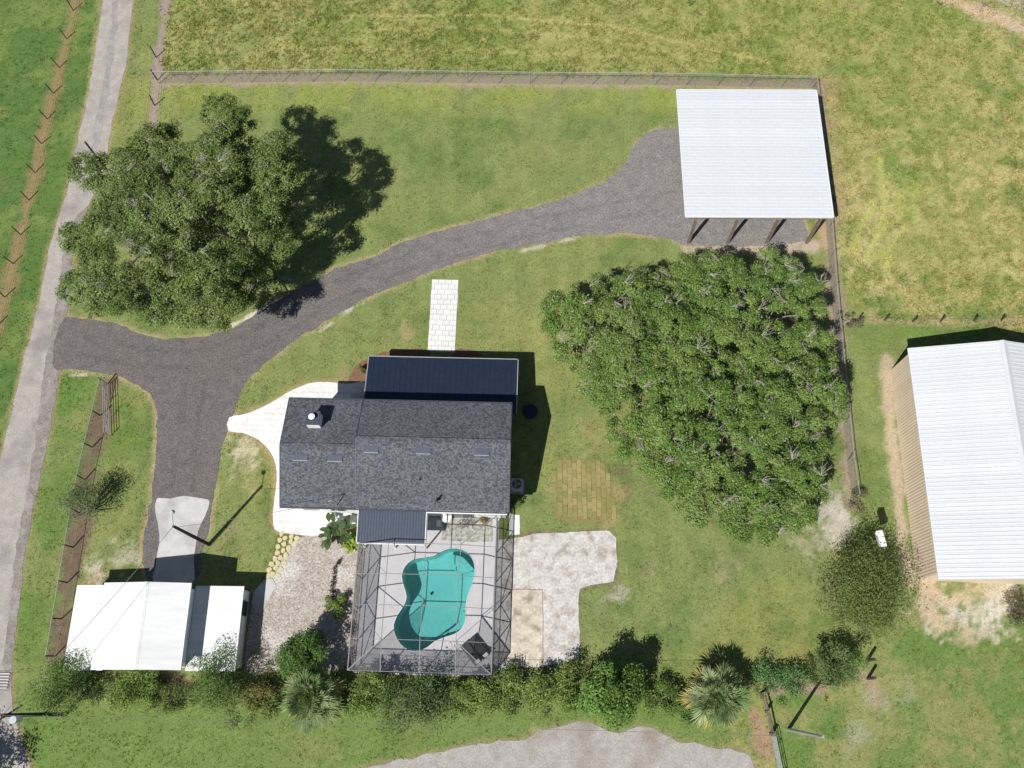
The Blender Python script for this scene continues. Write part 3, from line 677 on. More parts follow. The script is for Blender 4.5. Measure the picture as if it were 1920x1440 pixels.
# patch of freshly laid sod
sod = sheet('sod_patch', smooth_poly(PA([(1047, 868), (1090, 862), (1130, 866), (1140, 885), (1150, 930), (1150, 968), (1110, 980), (1045, 972), (1042, 930)]), .4, .1, seed=15), .008, M['soil'])
sodm = [mat('sod_straw_%d' % i, alb(a), alb(b), 5, .95, .6, fine=20, fine_amt=.3) for i, (a, b) in enumerate([((166, 152, 102), (148, 138, 88)), ((156, 146, 94), (138, 132, 82)), ((148, 142, 88), (130, 130, 76)), ((172, 158, 110), (152, 140, 94))])]
sp4 = []
for m_ in sodm:
    b = MB(); b.add([(-.19, -.29, 0), (.19, -.29, 0), (.19, .29, 0), (-.19, .29, 0), (-.18, -.275, .03), (.185, -.285, .025), (.175, .28, .03), (-.185, .275, .028)], [(4, 5, 6, 7), (0, 1, 5, 4), (1, 2, 6, 5), (2, 3, 7, 6), (3, 0, 4, 7)])
    sp4.append(b.mesh('sod_piece', m_))
o0 = P(1100, 920)
for i in range(-7, 7):
    for j in range(-5, 6):
        x = o0.x + (i + .5) * .387 + sr.uniform(-.02, .02); y = o0.y + j * .578 + (.29 if i % 2 else 0) + sr.uniform(-.03, .03)
        if not inside(np.array([x]), np.array([y]), PA([(1047, 866), (1135, 862), (1150, 930), (1152, 970), (1044, 974)]))[0]: continue
        obj('sod_piece', sr.choice(sp4), sod, (x, y, .012 + sr.uniform(0, .012)), (0, 0, sr.uniform(-.05, .05)))

exec_parts = []
# ------------------------------------------------------------------ ribbed roofing
def ribbed(length, width, nrib, h=.03, rw=.07):
    """panel lying in XY: ribs run along X, panel is width wide in Y"""
    prof = [(0, 0)]
    sp_ = width / nrib
    for i in range(nrib):
        c = (i + .5) * sp_
        prof += [(c - rw / 2, 0), (c - rw / 4, h), (c + rw / 4, h), (c + rw / 2, 0)]
    prof.append((width, 0))
    b = MB(); n = len(prof)
    b.add([(0, y, z) for y, z in prof] + [(length, y, z) for y, z in prof], [(i, i + n, i + n + 1, i + 1) for i in range(n - 1)])
    return b
def place_panels(name, parent, m, p0, px, py, width=1.0, nrib=3, h=.03, thick=.02):
    """cover parallelogram p0 + a*px + b*py with panels whose ribs run along px"""
    p0, px, py = Vector(p0), Vector(px), Vector(py)
    k = max(1, round(py.length / width)); wd = py.length / k
    me = ribbed(px.length, wd - .006, nrib, h).mesh(name, m)
    x = px.normalized(); y = py.normalized(); z = x.cross(y).normalized()
    R = Matrix((x, y, z)).transposed().to_euler(); org = origin_of(parent)
    for i in range(k):
        obj(name, me, parent, p0 + py * (i / k) - org, R)

# ------------------------------------------------------------------ house
def house():
    o = thing('house', 'low white house with dark grey shingle gable roof beside the pool cage', 'house', HU(-10, 18))
    u0, uj, u1, v0, v1 = -18.85, -13.1, -1.58, 13.67, 21.92
    zs, zn, zr, zrw = 4.3, 5.3, 6.6, 6.25; vr, vrw = 18.5, 17.95
    ov = .4
    # walls as one solid block below the roof
    def wall_block(ua, ub, vrr, zrr):
        b = MB(); a0, a1 = v0 + ov, v1 - ov
        zz = lambda v: (zs + (zrr - zs) * (v - v0) / (vrr - v0) if v < vrr else zn + (zrr - zn) * (v1 - v) / (v1 - vrr)) - .22
        pr = [(a0, 0), (a1, 0), (a1, zz(a1)), (vrr, zrr - .22), (a0, zz(a0))]
        vs = [HU(ua, v, z) for v, z in pr] + [HU(ub, v, z) for v, z in pr]
        b.add(vs, [(4, 3, 2, 1, 0), (5, 6, 7, 8, 9)] + [(i, (i + 1) % 5, 5 + (i + 1) % 5, 5 + i) for i in range(5)])
        return b
    wall_block(u0 + .35, uj - .003, vrw, zrw).build('wall', M['siding'], o)
    wall_block(uj, u1 - .3, vr, zr).build('wall', M['siding'], o)
    # clapboards proud of the walls that can be seen
    # roof slopes
    def slope(ua, ub, pts, name='roof_slope'):
        (va, za), (vb, zb) = pts
        q = [HU(ua, va, za), HU(ub, va, za), HU(ub, vb, zb), HU(ua, vb, zb)]
        return MB().slab(q, .12).build(name, M['shingle'], o)
    roof = slope(u0, uj, ((v0, zs), (vrw, zrw))); slope(u0, uj, ((vrw, zrw), (v1, zn)))
    slope(uj, u1, ((v0, zs + .08), (vr, zr))); slope(uj, u1, ((vr, zr), (v1, zn + .08)))
    for (va, za, vb, zb) in ((v0, zs + .1, vr, zr + .02), (vr, zr + .02, v1, zn + .1)):
        MB().beam(HU(uj - .02, va, za), HU(uj - .02, vb, zb), .05, .03).build('flashing', M['ribnavy'], o)
    cap = M['shingle']
    MB().beam(HU(u0, vrw, zrw + .02), HU(uj, vrw, zrw + .02), .28, .05).build('ridge_cap', cap, o)
    MB().beam(HU(uj, vr, zr + .02), HU(u1, vr, zr + .02), .28, .05).build('ridge_cap', cap, o)
    for a, b_ in (((u0 - .04, v0), (u1 + .03, v0)), ((u0 - .04, v1), (u1 + .03, v1))):
        zz = zs if a[1] == v0 else zn
        d = -.07 if a[1] == v0 else .07
        MB().beam(HU(a[0], a[1] + d, zz - .07), HU(b_[0], b_[1] + d, zz - .07), .09, .13).build('gutter', M['fascia'], o)
    for u in (u0 - .03, u1 + .03):
        vv, zz = (vrw, zrw) if u < -10 else (vr, zr)
        for (va, za) in ((v0, zs), (v1, zn)):
            MB().beam(HU(u, va, za - .06), HU(u, vv, zz - .06), .05, .16).build('rake_board', M['fascia'], o)
    # off-ridge vents
    for u, v in ((-17.3, 17.1), (-14.7, 17.1), (-12.0, 17.75), (-8.05, 17.75), (-3.7, 17.75)):
        west = u < uj
        k = (zrw - zs) / (vrw - v0) if west else (zr - zs) / (vr - v0)
        z = zs + k * (v - v0); b = MB()
        s = .56
        b.add([HU(u - s, v - .22, z - k * .22 + .13), HU(u + s, v - .22, z - k * .22 + .13), HU(u + s, v + .2, z + k * .2 + .02), HU(u - s, v + .2, z + k * .2 + .02),
               HU(u - s, v - .22, z - k * .22 - .02), HU(u + s, v - .22, z - k * .22 - .02)], [(0, 1, 2, 3), (4, 5, 1, 0), (0, 3, 4), (1, 5, 2)])
        vt = b.build('roof_vent', M['ribnavy'], o)
        MB().beam(HU(u - s, v - .24, z - k * .24 + .05), HU(u + s, v - .24, z - k * .24 + .05), .06, .07).build('vent_lip', M['galv'], vt)
    for px, py in ((791, 857), (788, 902), (820, 937)):
        q = P(px, py, 5.0); 
        b = MB(); b.tube(q + Vector((0, 0, -.4)), q + Vector((0, 0, .55)), .06, n=10); b.tube(q + Vector((0, 0, -.05)), q + Vector((0, 0, .1)), .13, .08, 10)
        b.build('vent_pipe', M['black'], o)
    # chimney
    cu0, cu1, cv0, cv1 = -16.95, -15.98, 19.4, 20.4
    ch = MB().prism([HU(cu0, cv0), HU(cu1, cv0), HU(cu1, cv1), HU(cu0, cv1)], 5.0, 6.85).build('chimney', M['siding'], o)
    cb = MB(); a = .05
    cb.prism([HU(cu0 - a, cv0 - a), HU(cu1 + a, cv0 - a), HU(cu1 + a, cv1 + a), HU(cu0 - a, cv1 + a)], 6.85, 6.93); cb.build('chimney_cap', M['fascia'], ch)
    c = HU((cu0 + cu1) / 2, (cv0 + cv1) / 2, 6.93)
    MB().tube(c, c + Vector((0, 0, .28)), .2, n=14).build('flue', M['black'], ch)
    fb = MB(); fb.tube(c + Vector((0, 0, .3)), c + Vector((0, 0, .36)), .25, .06, 16); fb.build('flue_cap', M['trim'], ch)
    # front porch: standing-seam roof falling to the north on posts
    pu0, pu1, pv0, pv1 = -13.45, -1.28, 21.9, 26.6; zf, zb = 2.72, 3.25
    pr = MB().slab([HU(pu0, pv0, zb), HU(pu1, pv0, zb), HU(pu1, pv1, zf), HU(pu0, pv1, zf)][::1], .1)
    pr = pr.build('porch_roof', M['navy'], o)
    n = 27
    seam = MB(); L = pv1 - pv0
    seam.add([(-.012, 0, 0), (.012, 0, 0), (.012, L, (zf - zb)), (-.012, L, (zf - zb)), (-.012, 0, .02), (.012, 0, .02), (.012, L, (zf - zb) + .02), (-.012, L, (zf - zb) + .02)], [(4, 5, 6, 7), (0, 4, 7, 3), (1, 2, 6, 5), (3, 7, 6, 2)])
    sm_ = seam.mesh('roof_seam', M['navy']); org = origin_of(pr)
    for i in range(1, n):
        obj('roof_seam', sm_, pr, HU(pu0 + (pu1 - pu0) * i / n, pv0, zb) - org, (0, 0, HA))
    for (a, b_) in ((HU(pu0, pv1 + .05, zf - .07), HU(pu1, pv1 + .05, zf - .07)), (HU(pu0 - .04, pv0, zb - .05), HU(pu0 - .04, pv1, zf - .05)), (HU(pu1 + .04, pv0, zb - .05), HU(pu1 + .04, pv1, zf - .05))):
        MB().beam(a, b_, .07, .15).build('porch_fascia', M['galv'], o)
    for i in range(5):
        u = pu0 + .3 + (pu1 - pu0 - .6) * i / 4
        b = MB().box(HU(u, pv1 - .3, 1.6), (.14, .14, 2.1), HA); b.box(HU(u, pv1 - .3, .62), (.2, .2, .12), HA); b.build('porch_post', M['trim'], o)
    MB().box(HU((pu0 + pu1) / 2, (pv0 + pv1) / 2 - .1, .28), (pu1 - pu0 - .3, pv1 - pv0 - .5, .56), HA).build('porch_floor', M['wood'], o)
    for i in range(3):
        MB().box(HU(-7.9, 26.65 + .33 * i, .21 - .14 * i + .07), (2.3, .34, .14 * (3 - i)), HA).build('porch_step', M['concrete'], o)
    # back porch: ribbed roof
    bu0, bu1, bv0, bv1 = -13.1, -7.93, 11.36, 14.1
    zlo, zhi = 2.75, 3.15
    place_panels('back_roof_panel', o, M['ribnavy'], HU(bu0, bv0, zlo), HU(bu0, bv1, zhi) - HU(bu0, bv0, zlo), HU(bu1, bv0, zlo) - HU(bu0, bv0, zlo), .9, 4, .03) if False else None
    q0 = HU(bu1, bv0, zlo)
    place_panels('back_roof_panel', o, M['ribnavy'], q0, HU(bu1, bv1, zhi) - q0, HU(bu0, bv0, zlo) - q0, .86, 4, .035)
    MB().slab([HU(bu0, bv0, zlo - .03), HU(bu1, bv0, zlo - .03), HU(bu1, bv1, zhi - .03), HU(bu0, bv1, zhi - .03)], .08).build('back_roof_deck', M['fascia'], o)
    MB().beam(HU(bu0, bv0 - .05, zlo - .03), HU(bu1, bv0 - .05, zlo - .03), .08, .12).build('back_gutter', M['trim'], o)
    for a in ((bu0 - .03), (bu1 + .03)):
        MB().beam(HU(a, bv0, zlo - .02), HU(a, bv1, zhi - .02), .05, .12).build('back_roof_trim', M['trim'], o)
    for u in (bu0 + .2, (bu0 + bu1) / 2, bu1 - .15):
        MB().box(HU(u, bv0 + .12, 1.35), (.1, .1, 2.66), HA).build('back_porch_post', M['trim'], o)
    # openings
    def window(u, v, z, w_, h_, face):
        n_ = {'s': (0, -1), 'n': (0, 1), 'w': (-1, 0), 'e': (1, 0)}[face]
        dims = (w_, .05, h_) if face in 'sn' else (.05, w_, h_)
        fd = (w_ + .16, .04, h_ + .16) if face in 'sn' else (.04, w_ + .16, h_ + .16)
        wn = MB().box(HU(u + n_[0] * .012, v + n_[1] * .012, z), fd, HA).build('window', M['trim'], o)
        MB().box(HU(u + n_[0] * .03, v + n_[1] * .03, z), dims, HA).build('pane', M['glass'], wn)
    for u in (-17.2, -15.0): window(u, v0 + ov, 2.0, 1.1, 1.2, 's')
    for v in (15.6, 20.0): window(u0 + .35, v, 2.0, 1.1, 1.2, 'w')
    for v in (15.4, 17.8, 20.6): window(u1 - .3, v, 2.0, 1.0, 1.2, 'e')
    for u in (-11.8, -4.0): window(u, v1 - ov, 2.0, 1.2, 1.3, 'n')
    window(-5.5, v0 + ov, 1.15, 2.2, 2.0, 's'); window(-10.5, v0 + ov, 1.15, 1.8, 2.0, 's')
    dr = MB().box(HU(-7.9, v1 - ov + .02, 1.62), (1.0, .06, 2.1), HA).build('door', M['fascia'], o)
    MB().tube(HU(-7.55, v1 - ov + .05, 1.6), HU(-7.55, v1 - ov + .12, 1.6), .035).build('door_handle', M['galv'], dr)
    # raised ledge at the north-west corner
    MB().prism([HU(-15.2, 22.0), HU(-13.5, 22.0), HU(-13.5, 24.1), HU(-15.2, 24.1)], 0, .3).build('side_stoop', M['concrete'], o)
    # service mast on the west wing
    q = P(632, 947, 4.4)
    b = MB(); b.tube(q + Vector((0, 0, -.6)), q + Vector((0, 0, 1.5)), .035, n=8); b.path([q + Vector((0, 0, 1.5)), q + Vector((-.12, 0, 1.62)), q + Vector((-.3, -.05, 1.5))], .04)
    b.build('service_mast', M['galv'], o)
    return q + Vector((-.3, -.05, 1.5))
MAST = house()

# ------------------------------------------------------------------ air conditioner
def aircon():
    c = P(969, 908, .9); c.z = 0
    o = thing('air_conditioner', 'grey outdoor air conditioner with round fan grille against the right-hand house wall', 'air conditioner', c)
    MB().box(c + Vector((0, 0, .05)), (1.15, 1.15, .1), HA).build('base_pad', M['concrete'], o)
    MB().box(c + Vector((0, 0, .55)), (.9, .9, .9), HA).build('housing', M['ac'], o)
    b = MB(); z = 1.004
    vs = []; n = 24
    b.tube(c + Vector((0, 0, 1.0)), c + Vector((0, 0, 1.03)), .38, n=24); b.build('fan_well', M['black'], o)
    for r in (.14, .24, .34):
        b = MB(); pts = [c + Vector((r * math.cos(2 * math.pi * i / 20), r * math.sin(2 * math.pi * i / 20), 1.05)) for i in range(21)]
        b.path(pts, .012, n=4); b.build('grille_ring', M['galv'], o)
    for k in range(3):
        a = k * 2.09; b = MB()
        b.beam(c + Vector((.05 * math.cos(a), .05 * math.sin(a), 1.04)), c + Vector((.3 * math.cos(a), .3 * math.sin(a), 1.04)), .13, .01); b.build('fan_blade', M['ac'], o)
aircon()

# ------------------------------------------------------------------ pool and deck
DK = sheet('pool_deck', [HU(-13.05, 2.0), HU(-2.4, 2.0), HU(-2.4, 14.0), HU(-13.05, 14.0)], .05, M['deck'], holes=[W_POOL])
b = MB(); dk = [HU(-13.05, 2.0), HU(-2.4, 2.0), HU(-2.4, 14.0), HU(-13.05, 14.0)]
for i in range(4):
    a, c = dk[i], dk[(i + 1) % 4]; b.add([(a.x, a.y, 0), (c.x, c.y, 0), (c.x, c.y, .05), (a.x, a.y, .05)], [(0, 1, 2, 3)])
b.build('deck_edge', M['deck'], DK)
sheet('planting_gravel', smooth_poly([HU(-6.9, 12.2), HU(-2.9, 12.1), HU(-2.9, 13.9), HU(-6.9, 13.9)], .3, .06, sharp=True), .056, mat('white_pebbles', alb((206, 203, 196)), alb((128, 124, 112)), 4.5, .95, .5, fine=9, fine_amt=.3))

def pool():
    c = P(815, 1125)
    o = thing('swimming_pool', 'turquoise freeform swimming pool set into the pale deck under the screen cage', 'pool', c)
    n = len(W_POOL); cen = sum((Vector(p) for p in W_POOL), Vector()) / n
    dep = lambda p: -1.5 - .3 * sstep(4.0, 7.5, np.array([p.y])).item()
    b = MB(); vs = [(p.x, p.y, .05) for p in W_POOL]
    ins = [cen + (p - cen) * .95 for p in W_POOL]
    vs += [(p.x, p.y, dep(p) + .18) for p in W_POOL]; vs += [(q.x, q.y, dep(q)) for q in ins]
    fs = [((i + 1) % n, i, n + i, n + (i + 1) % n) for i in range(n)] + [(n + (i + 1) % n, n + i, 2 * n + i, 2 * n + (i + 1) % n) for i in range(n)]
    for t in tessellate_polygon([[Vector((q.x, q.y, 0)) for q in ins]]):
        A_, B_, C_ = (ins[k] for k in t)
        t = t if (B_ - A_).cross(C_ - A_).z > 0 else (t[0], t[2], t[1])
        fs.append(tuple(2 * n + k for k in t))
    b.add(vs, fs); b.build('shell', M['plaster'], o)
    # coping rim
    b = MB(); k = 14; out = []
    for i in range(n):
        t = (W_POOL[(i + 1) % n] - W_POOL[i - 1]).normalized(); nr = Vector((t.y, -t.x, 0)); out.append(W_POOL[i] + nr * .07)
    if inside(np.array([out[0].x]), np.array([out[0].y]), W_POOL)[0]:
        out = [2 * W_POOL[i] - out[i] for i in range(n)]
    b.add([(p.x, p.y, .075) for p in W_POOL] + [(p.x, p.y, .075) for p in out] + [(p.x, p.y, .05) for p in out] + [(p.x, p.y, -.05) for p in W_POOL],
          [(i, n + i, n + (i + 1) % n, (i + 1) % n) for i in range(n)] + [(n + i, 2 * n + i, 2 * n + (i + 1) % n, n + (i + 1) % n) for i in range(n)] + [(3 * n + i, i, (i + 1) % n, 3 * n + (i + 1) % n) for i in range(n)])
    b.build('coping', M['coping'], o)
    ti_ = [cen + (p - cen) * .997 for p in W_POOL]
    tb = MB(); tb.add([(p.x, p.y, .045) for p in ti_] + [(p.x, p.y, -.2) for p in ti_], [((i + 1) % n, i, n + i, n + (i + 1) % n) for i in range(n)])
    tb.build('waterline_tile', mat('blue_tile', (.10, .26, .30), (.07, .20, .24), 12, .3, fine=9, fine_amt=.3), o)
    a_ = min(range(n), key=lambda i: (W_POOL[i] - P(876, 1128, -.1)).length); z_ = min(range(n), key=lambda i: (W_POOL[i] - P(818, 1202, -.1)).length)
    seq = [i % n for i in (range(a_, z_ + 1) if a_ <= z_ else range(a_, z_ + n + 1))]
    if len(seq) > n / 2: seq = [i % n for i in range(z_, a_ + 1 if z_ <= a_ else a_ + n + 1)]
    ou = [cen + (W_POOL[i] - cen) * .99 for i in seq]; il = [cen + (W_POOL[i] - cen) * (.99 - .16 * math.sin(math.pi * k / (len(seq) - 1))) for k, i in enumerate(seq)]
    MB().prism(ou + il[1:-1][::-1], -1.5, -.5).build('bench', M['plaster'], o)
    # water
    m, nn, l, out_ = new_mat('pool_water')
    tr = nn.new('ShaderNodeBsdfTransparent'); tr.inputs[0].default_value = (.42, .75, .77, 1)
    gl = nn.new('ShaderNodeBsdfGlossy'); gl.inputs['Roughness'].default_value = .03
    fr = nn.new('ShaderNodeFresnel'); fr.inputs[0].default_value = 1.33
    tc = nn.new('ShaderNodeTexCoord'); ns = nn.new('ShaderNodeTexNoise'); ns.inputs['Scale'].default_value = 3
    bp = nn.new('ShaderNodeBump'); bp.inputs['Strength'].default_value = .08; bp.inputs['Distance'].default_value = .03
    l.new(tc.outputs['Object'], ns.inputs['Vector']); l.new(ns.outputs['Fac'], bp.inputs['Height']); l.new(bp.outputs[0], gl.inputs['Normal'])
    mx = nn.new('ShaderNodeMixShader'); l.new(fr.outputs[0], mx.inputs[0]); l.new(tr.outputs[0], mx.inputs[1]); l.new(gl.outputs[0], mx.inputs[2]); l.new(mx.outputs[0], out_.inputs[0])
    ob = sheet('water', W_POOL, -.1, m, None)
    me = ob.data; org = c
    me.transform(Matrix.Translation(-Vector((c.x, c.y, 0)))); ob.parent = o
    # entry steps in the north-east bay and a bench in the south
    for k, (r, z) in enumerate(((1.15, -.85), (.85, -.6), (.55, -.35))):
        q = P(868, 1044); pts = [(q.x + r * math.cos(a), q.y + r * math.sin(a)) for a in np.linspace(math.pi * .9, math.pi * 1.75, 10)] + [(q.x, q.y)]
        pts = [p for p in pts]
        MB().prism(pts, -1.4, z).build('step', M['plaster'], o)
    q = P(809, 1113, -1.7); 
    MB().tube((q.x, q.y, -1.9), (q.x, q.y, -1.62), .1, n=14).build('drain', M['black'], o)
pool()

# ------------------------------------------------------------------ screen cage
def cage():
    o = thing('pool_cage', 'grey metal screen enclosure with hipped corners over the swimming pool', 'screen enclosure', HU(-7.75, 8))
    U = [-12.95, -10.56, -7.75, -5.13, -2.52]; V = [2.1, 4.3, 6.73, 9.0, 11.3, 13.72]
    zi, ze = 3.45, 2.75
    def z(i, j): return ze if (i in (0, 4) or j == 0) else zi
    def pt(i, j): return HU(U[i], V[j], z(i, j))
    def bm(a, b_, w=.06, h=.1, name='beam'): MB().beam(a, b_, w, h).build(name, M['alum'], o)
    jmax = [4, 4, 4, 5, 5]
    for i in range(5):
        for j in range(jmax[i]):
            bm(pt(i, j), pt(i, j + 1), .07 if i in (0, 4) else .042, .07, 'eave_beam' if i in (0, 4) else 'roof_beam')
    for j in range(6):
        for i in range(4):
            if j == 5 and i < 2: continue
            if j == 5 and i == 2: 
                bm(HU(-7.75, 13.72, 3.45), pt(3, 5)); continue
            bm(pt(i, j), pt(i + 1, j), .04, .07, 'roof_beam')
    bm(pt(2, 4), HU(-7.75, 13.72, 3.45))
    bm(pt(0, 0), pt(1, 1), .06, .1, 'hip_beam'); bm(pt(4, 0), pt(3, 1), .06, .1, 'hip_beam')
    # braces
    for a, b_ in ((pt(0, 4), pt(1, 3)), (pt(4, 5), pt(3, 4)), (pt(0, 2), pt(1, 1)), (pt(4, 2), pt(3, 1))): bm(a, b_, .045, .05, 'brace')
    # roof screens
    def scr(pts, m, name):
        me = bpy.data.meshes.new(name); org = origin_of(o)
        me.from_pydata([tuple(Vector(p) - org) for p in pts], [], [tuple(range(len(pts)))]); me.materials.append(m); me.update(); obj(name, me, o)
    for i in range(4):
        for j in range(5):
            if j == 4 and i < 2: continue
            if i in (0, 3) and j == 0:
                a, b_, c, d = pt(i, 0), pt(i + 1, 0), pt(i + 1, 1), pt(i, 1)
                if i == 0: scr([a, c, d], M['screen_roof'], 'roof_screen'); scr([a, b_, c], M['screen_dense'], 'corner_screen')
                else: scr([b_, c, d], M['screen_roof'], 'roof_screen'); scr([a, b_, d], M['screen_dense'], 'corner_screen')
                continue
            scr([pt(i, j), pt(i + 1, j), pt(i + 1, j + 1), pt(i, j + 1)], M['screen_roof'], 'roof_screen')
    # walls: west, south, east
    def wall(pts, brace=True):
        for k in range(len(pts)):
            a = pts[k]; bm(Vector((a.x, a.y, .05)), a, .055, .055, 'post')
            if k == len(pts) - 1: break
            c = pts[k + 1]
            for zz in (.09, .95):
                bm(Vector((a.x, a.y, zz)), Vector((c.x, c.y, zz)), .045, .045, 'rail')
            scr([Vector((a.x, a.y, .06)), Vector((c.x, c.y, .06)), c, a], M['screen_wall'], 'wall_screen')
            if brace and k % 2 == 0: bm(Vector((a.x, a.y, .95)), c, .04, .04, 'brace')
            elif brace: bm(a, Vector((c.x, c.y, .95)), .04, .04, 'brace')
    wall([pt(0, j) for j in range(5)]); wall([pt(4, j) for j in range(6)]); wall([pt(i, 0) for i in range(5)], False)
    b = MB().beam(HU(-7.75, 13.58, 4.0), HU(-1.7, 13.58, 4.0), .14, .12); b.build('gutter', M['trim'], o)
cage()

def lounger(label, px, py, ang):
    c = P(px, py, .3); c.z = .05
    o = thing('sun_lounger', label, 'lounger', c, 'sun loungers in the cage corner')
    R = Matrix.Rotation(ang, 3, 'Z'); T = lambda x, y, z: c + R @ Vector((x, y, z))
    b = MB()
    for s in (-1, 1): b.beam(T(s * .31, -.95, .3), T(s * .31, .35, .3), .05, .05); b.beam(T(s * .31, .35, .3), T(s * .31, .92, .72), .05, .05)
    b.build('frame', M['black'], o)
    for x, y in ((-.31, -.8), (.31, -.8), (-.31, .5), (.31, .5)): MB().beam(T(x, y, 0), T(x, y, .3), .05, .05).build('leg', M['black'], o)
    MB().slab([T(-.29, -.95, .34), T(.29, -.95, .34), T(.29, .35, .34), T(-.29, .35, .34)], .05).build('seat', M['sling'], o)
    MB().slab([T(-.29, .35, .34), T(.29, .35, .34), T(.29, .92, .76), T(-.29, .92, .76)], .05).build('backrest', M['sling'], o)
    MB().slab([T(-.2, .62, .58), T(.2, .62, .58), T(.2, .88, .78), T(-.2, .88, .78)], .02).build('pillow', M['white_fabric'], o)
lounger('black sun lounger nearer the pool in the lower right corner of the cage', 884, 1226, math.radians(-140))
lounger('wide black sun lounger tucked closest to the right cage wall', 899, 1214, math.radians(-140))

def table():
    c = P(837, 970, .75); c.z = .056
    o = thing('round_table', 'small round white table under the house eave in the cage', 'table', c)
    MB().tube(c + Vector((0, 0, .70)), c + Vector((0, 0, .74)), .42, n=24).build('table_top', M['trim'], o)
    MB().tube(c, c + Vector((0, 0, .70)), .04, n=10).build('stem', M['trim'], o)
    MB().tube(c, c + Vector((0, 0, .04)), .24, n=16).build('base', M['trim'], o)
table()
def iron_chair(px, py, ang, label):
    c = P(px, py, .4); c.z = .056
    o = thing('iron_chair', label, 'chair', c, 'black wire chairs under the eave')
    R = Matrix.Rotation(ang, 3, 'Z'); T = lambda x, y, z: c + R @ Vector((x, y, z))
    for x, y in ((-.24, -.22), (.24, -.22), (-.24, .24), (.24, .24)): MB().tube(T(x, y, 0), T(x * .9, y * .9, .42), .018, n=6).build('leg', M['black'], o)
    b = MB()
    for k in range(7): b.beam(T(-.24, -.22 + k * .075, .43), T(.24, -.22 + k * .075, .43), .03, .015)
    b.build('seat', M['black'], o)
    b = MB(); b.path([T(-.24, .24, .43), T(-.25, .3, .75), T(-.12, .32, .92), T(.12, .32, .92), T(.25, .3, .75), T(.24, .24, .43)], .02)
    for k in range(3): b.tube(T(-.12 + .12 * k, .26, .43), T(-.12 + .12 * k, .32, .91), .012, n=5)
    b.build('backrest', M['black'], o)
iron_chair(869, 984, .4, 'black wire chair nearer the round table under the house eave')
iron_chair(884, 979, -2.2, 'black wire chair farther from the round table under the house eave')
c = P(823, 981, .35); c.z = .05
o = thing('storage_box', 'small white storage box on the deck beside the round table', 'box', c)
MB().box(c + Vector((0, 0, .2)), (.34, .42, .4), HA).build('bin', M['trim'], o); MB().box(c + Vector((0, 0, .425)), (.38, .46, .05), HA).build('lid', M['trim'], o)

# ------------------------------------------------------------------ garage
def garage():
    x0, x1, xr, x2, x3, y0, y1 = -33.86, -30.85, -27.7, -24.75, -21.32, 2.32, 8.45
    o = thing('garage', 'white-roofed three-part garage at the end of the concrete apron', 'garage', (-28, 5.4, 0))
    W = lambda n, q, t, m=M['white_roof']: MB().slab(q, t).build(n, m, o)
    def block(a, b_, za, zb, zr=None, xr_=None):
        pr = [(a, 0), (b_, 0), (b_, zb)] + ([(xr_, zr)] if zr else []) + [(a, za)]
        n = len(pr); ya, yb = y0 + .3, y1 - .3; m = MB()
        m.add([(x, ya, z) for x, z in pr] + [(x, yb, z) for x, z in pr], [tuple(range(n)), tuple(range(2 * n - 1, n - 1, -1))] + [(i, n + i, n + (i + 1) % n, (i + 1) % n) for i in range(n)])
        return m
    block(x0 + .2, x1, 2.28, 2.6).build('lean_to_wall', M['siding'], o)
    block(x1 + .003, x2 - .15, 3.85, 3.85, 4.42, xr).build('wall', M['siding'], o)
    block(x2 - .147, x3 - .15, 2.1, 2.02).build('annex_wall', M['siding'], o)
    # roofs in sheets of metal
    def roof(name, a, b_, k):
        (xa, za), (xb, zb) = a, b_
        for i in range(k):
            ya, yb = y0 + (y1 - y0) * i / k, y0 + (y1 - y0) * (i + 1) / k
            W(name, [(xa, ya + .004, za), (xb, ya + .004, zb), (xb, yb - .004, zb), (xa, yb - .004, za)], .05)
    roof('lean_to_roof_sheet', (x0, 2.42), (x1, 2.66), 1)
    roof('roof_sheet', (x1 - .2, 3.95), (xr, 4.55), 1); roof('roof_sheet', (xr, 4.55), (x2 + .1, 3.95), 1)
    roof('annex_roof_sheet', (x2 - .13, 2.34), (x3, 2.14), 1)
    rc = MB(); rc.add([(xr - .2, y0, 4.52), (xr, y0, 4.575), (xr + .2, y0, 4.52), (xr - .2, y1, 4.52), (xr, y1, 4.575), (xr + .2, y1, 4.52)], [(0, 1, 4, 3), (1, 2, 5, 4)]); rc.build('ridge_cap', M['white_roof'], o)
    for x, za in ((x1 - .22, 3.9), (x2 + .12, 3.9)): MB().beam((x, y0, za), (x, y1, za), .04, .14).build('fascia', M['trim'], o)
    MB().beam((x3 + .03, y0, 2.1), (x3 + .03, y1, 2.1), .05, .12).build('fascia', M['trim'], o)
    # garage door, side door and window
    dr = MB().box((-27.8, y1 - .28, 1.25), (4.4, .06, 2.5)).build('garage_door', M['trim'], o)
    for k in range(4): MB().box((-27.8, y1 - .235, .32 + k * .62), (4.3, .03, .56)).build('door_panel', M['trim'], dr)
    d2 = MB().box((x3 - .13, 7.9, 1.05), (.05, .75, 1.95)).build('side_door', M['trim'], o)
    MB().tube((x3 - .1, 7.6, 1.0), (x3 - .03, 7.6, 1.0), .035).build('door_handle', M['galv'], d2)
    wn = MB().box((x3 - .13, 6.95, 1.15), (.05, 1.1, 1.7)).build('window', M['fascia'], o); MB().box((x3 - .09, 6.95, 1.15), (.03, .95, 1.55)).build('pane', M['glass'], wn)
    wn = MB().box((-32.3, y0 + .28, 1.4), (1.1, .05, .9)).build('window', M['trim'], o); MB().box((-32.3, y0 + .24, 1.4), (.95, .03, .75)).build('pane', M['glass'], wn)
garage()

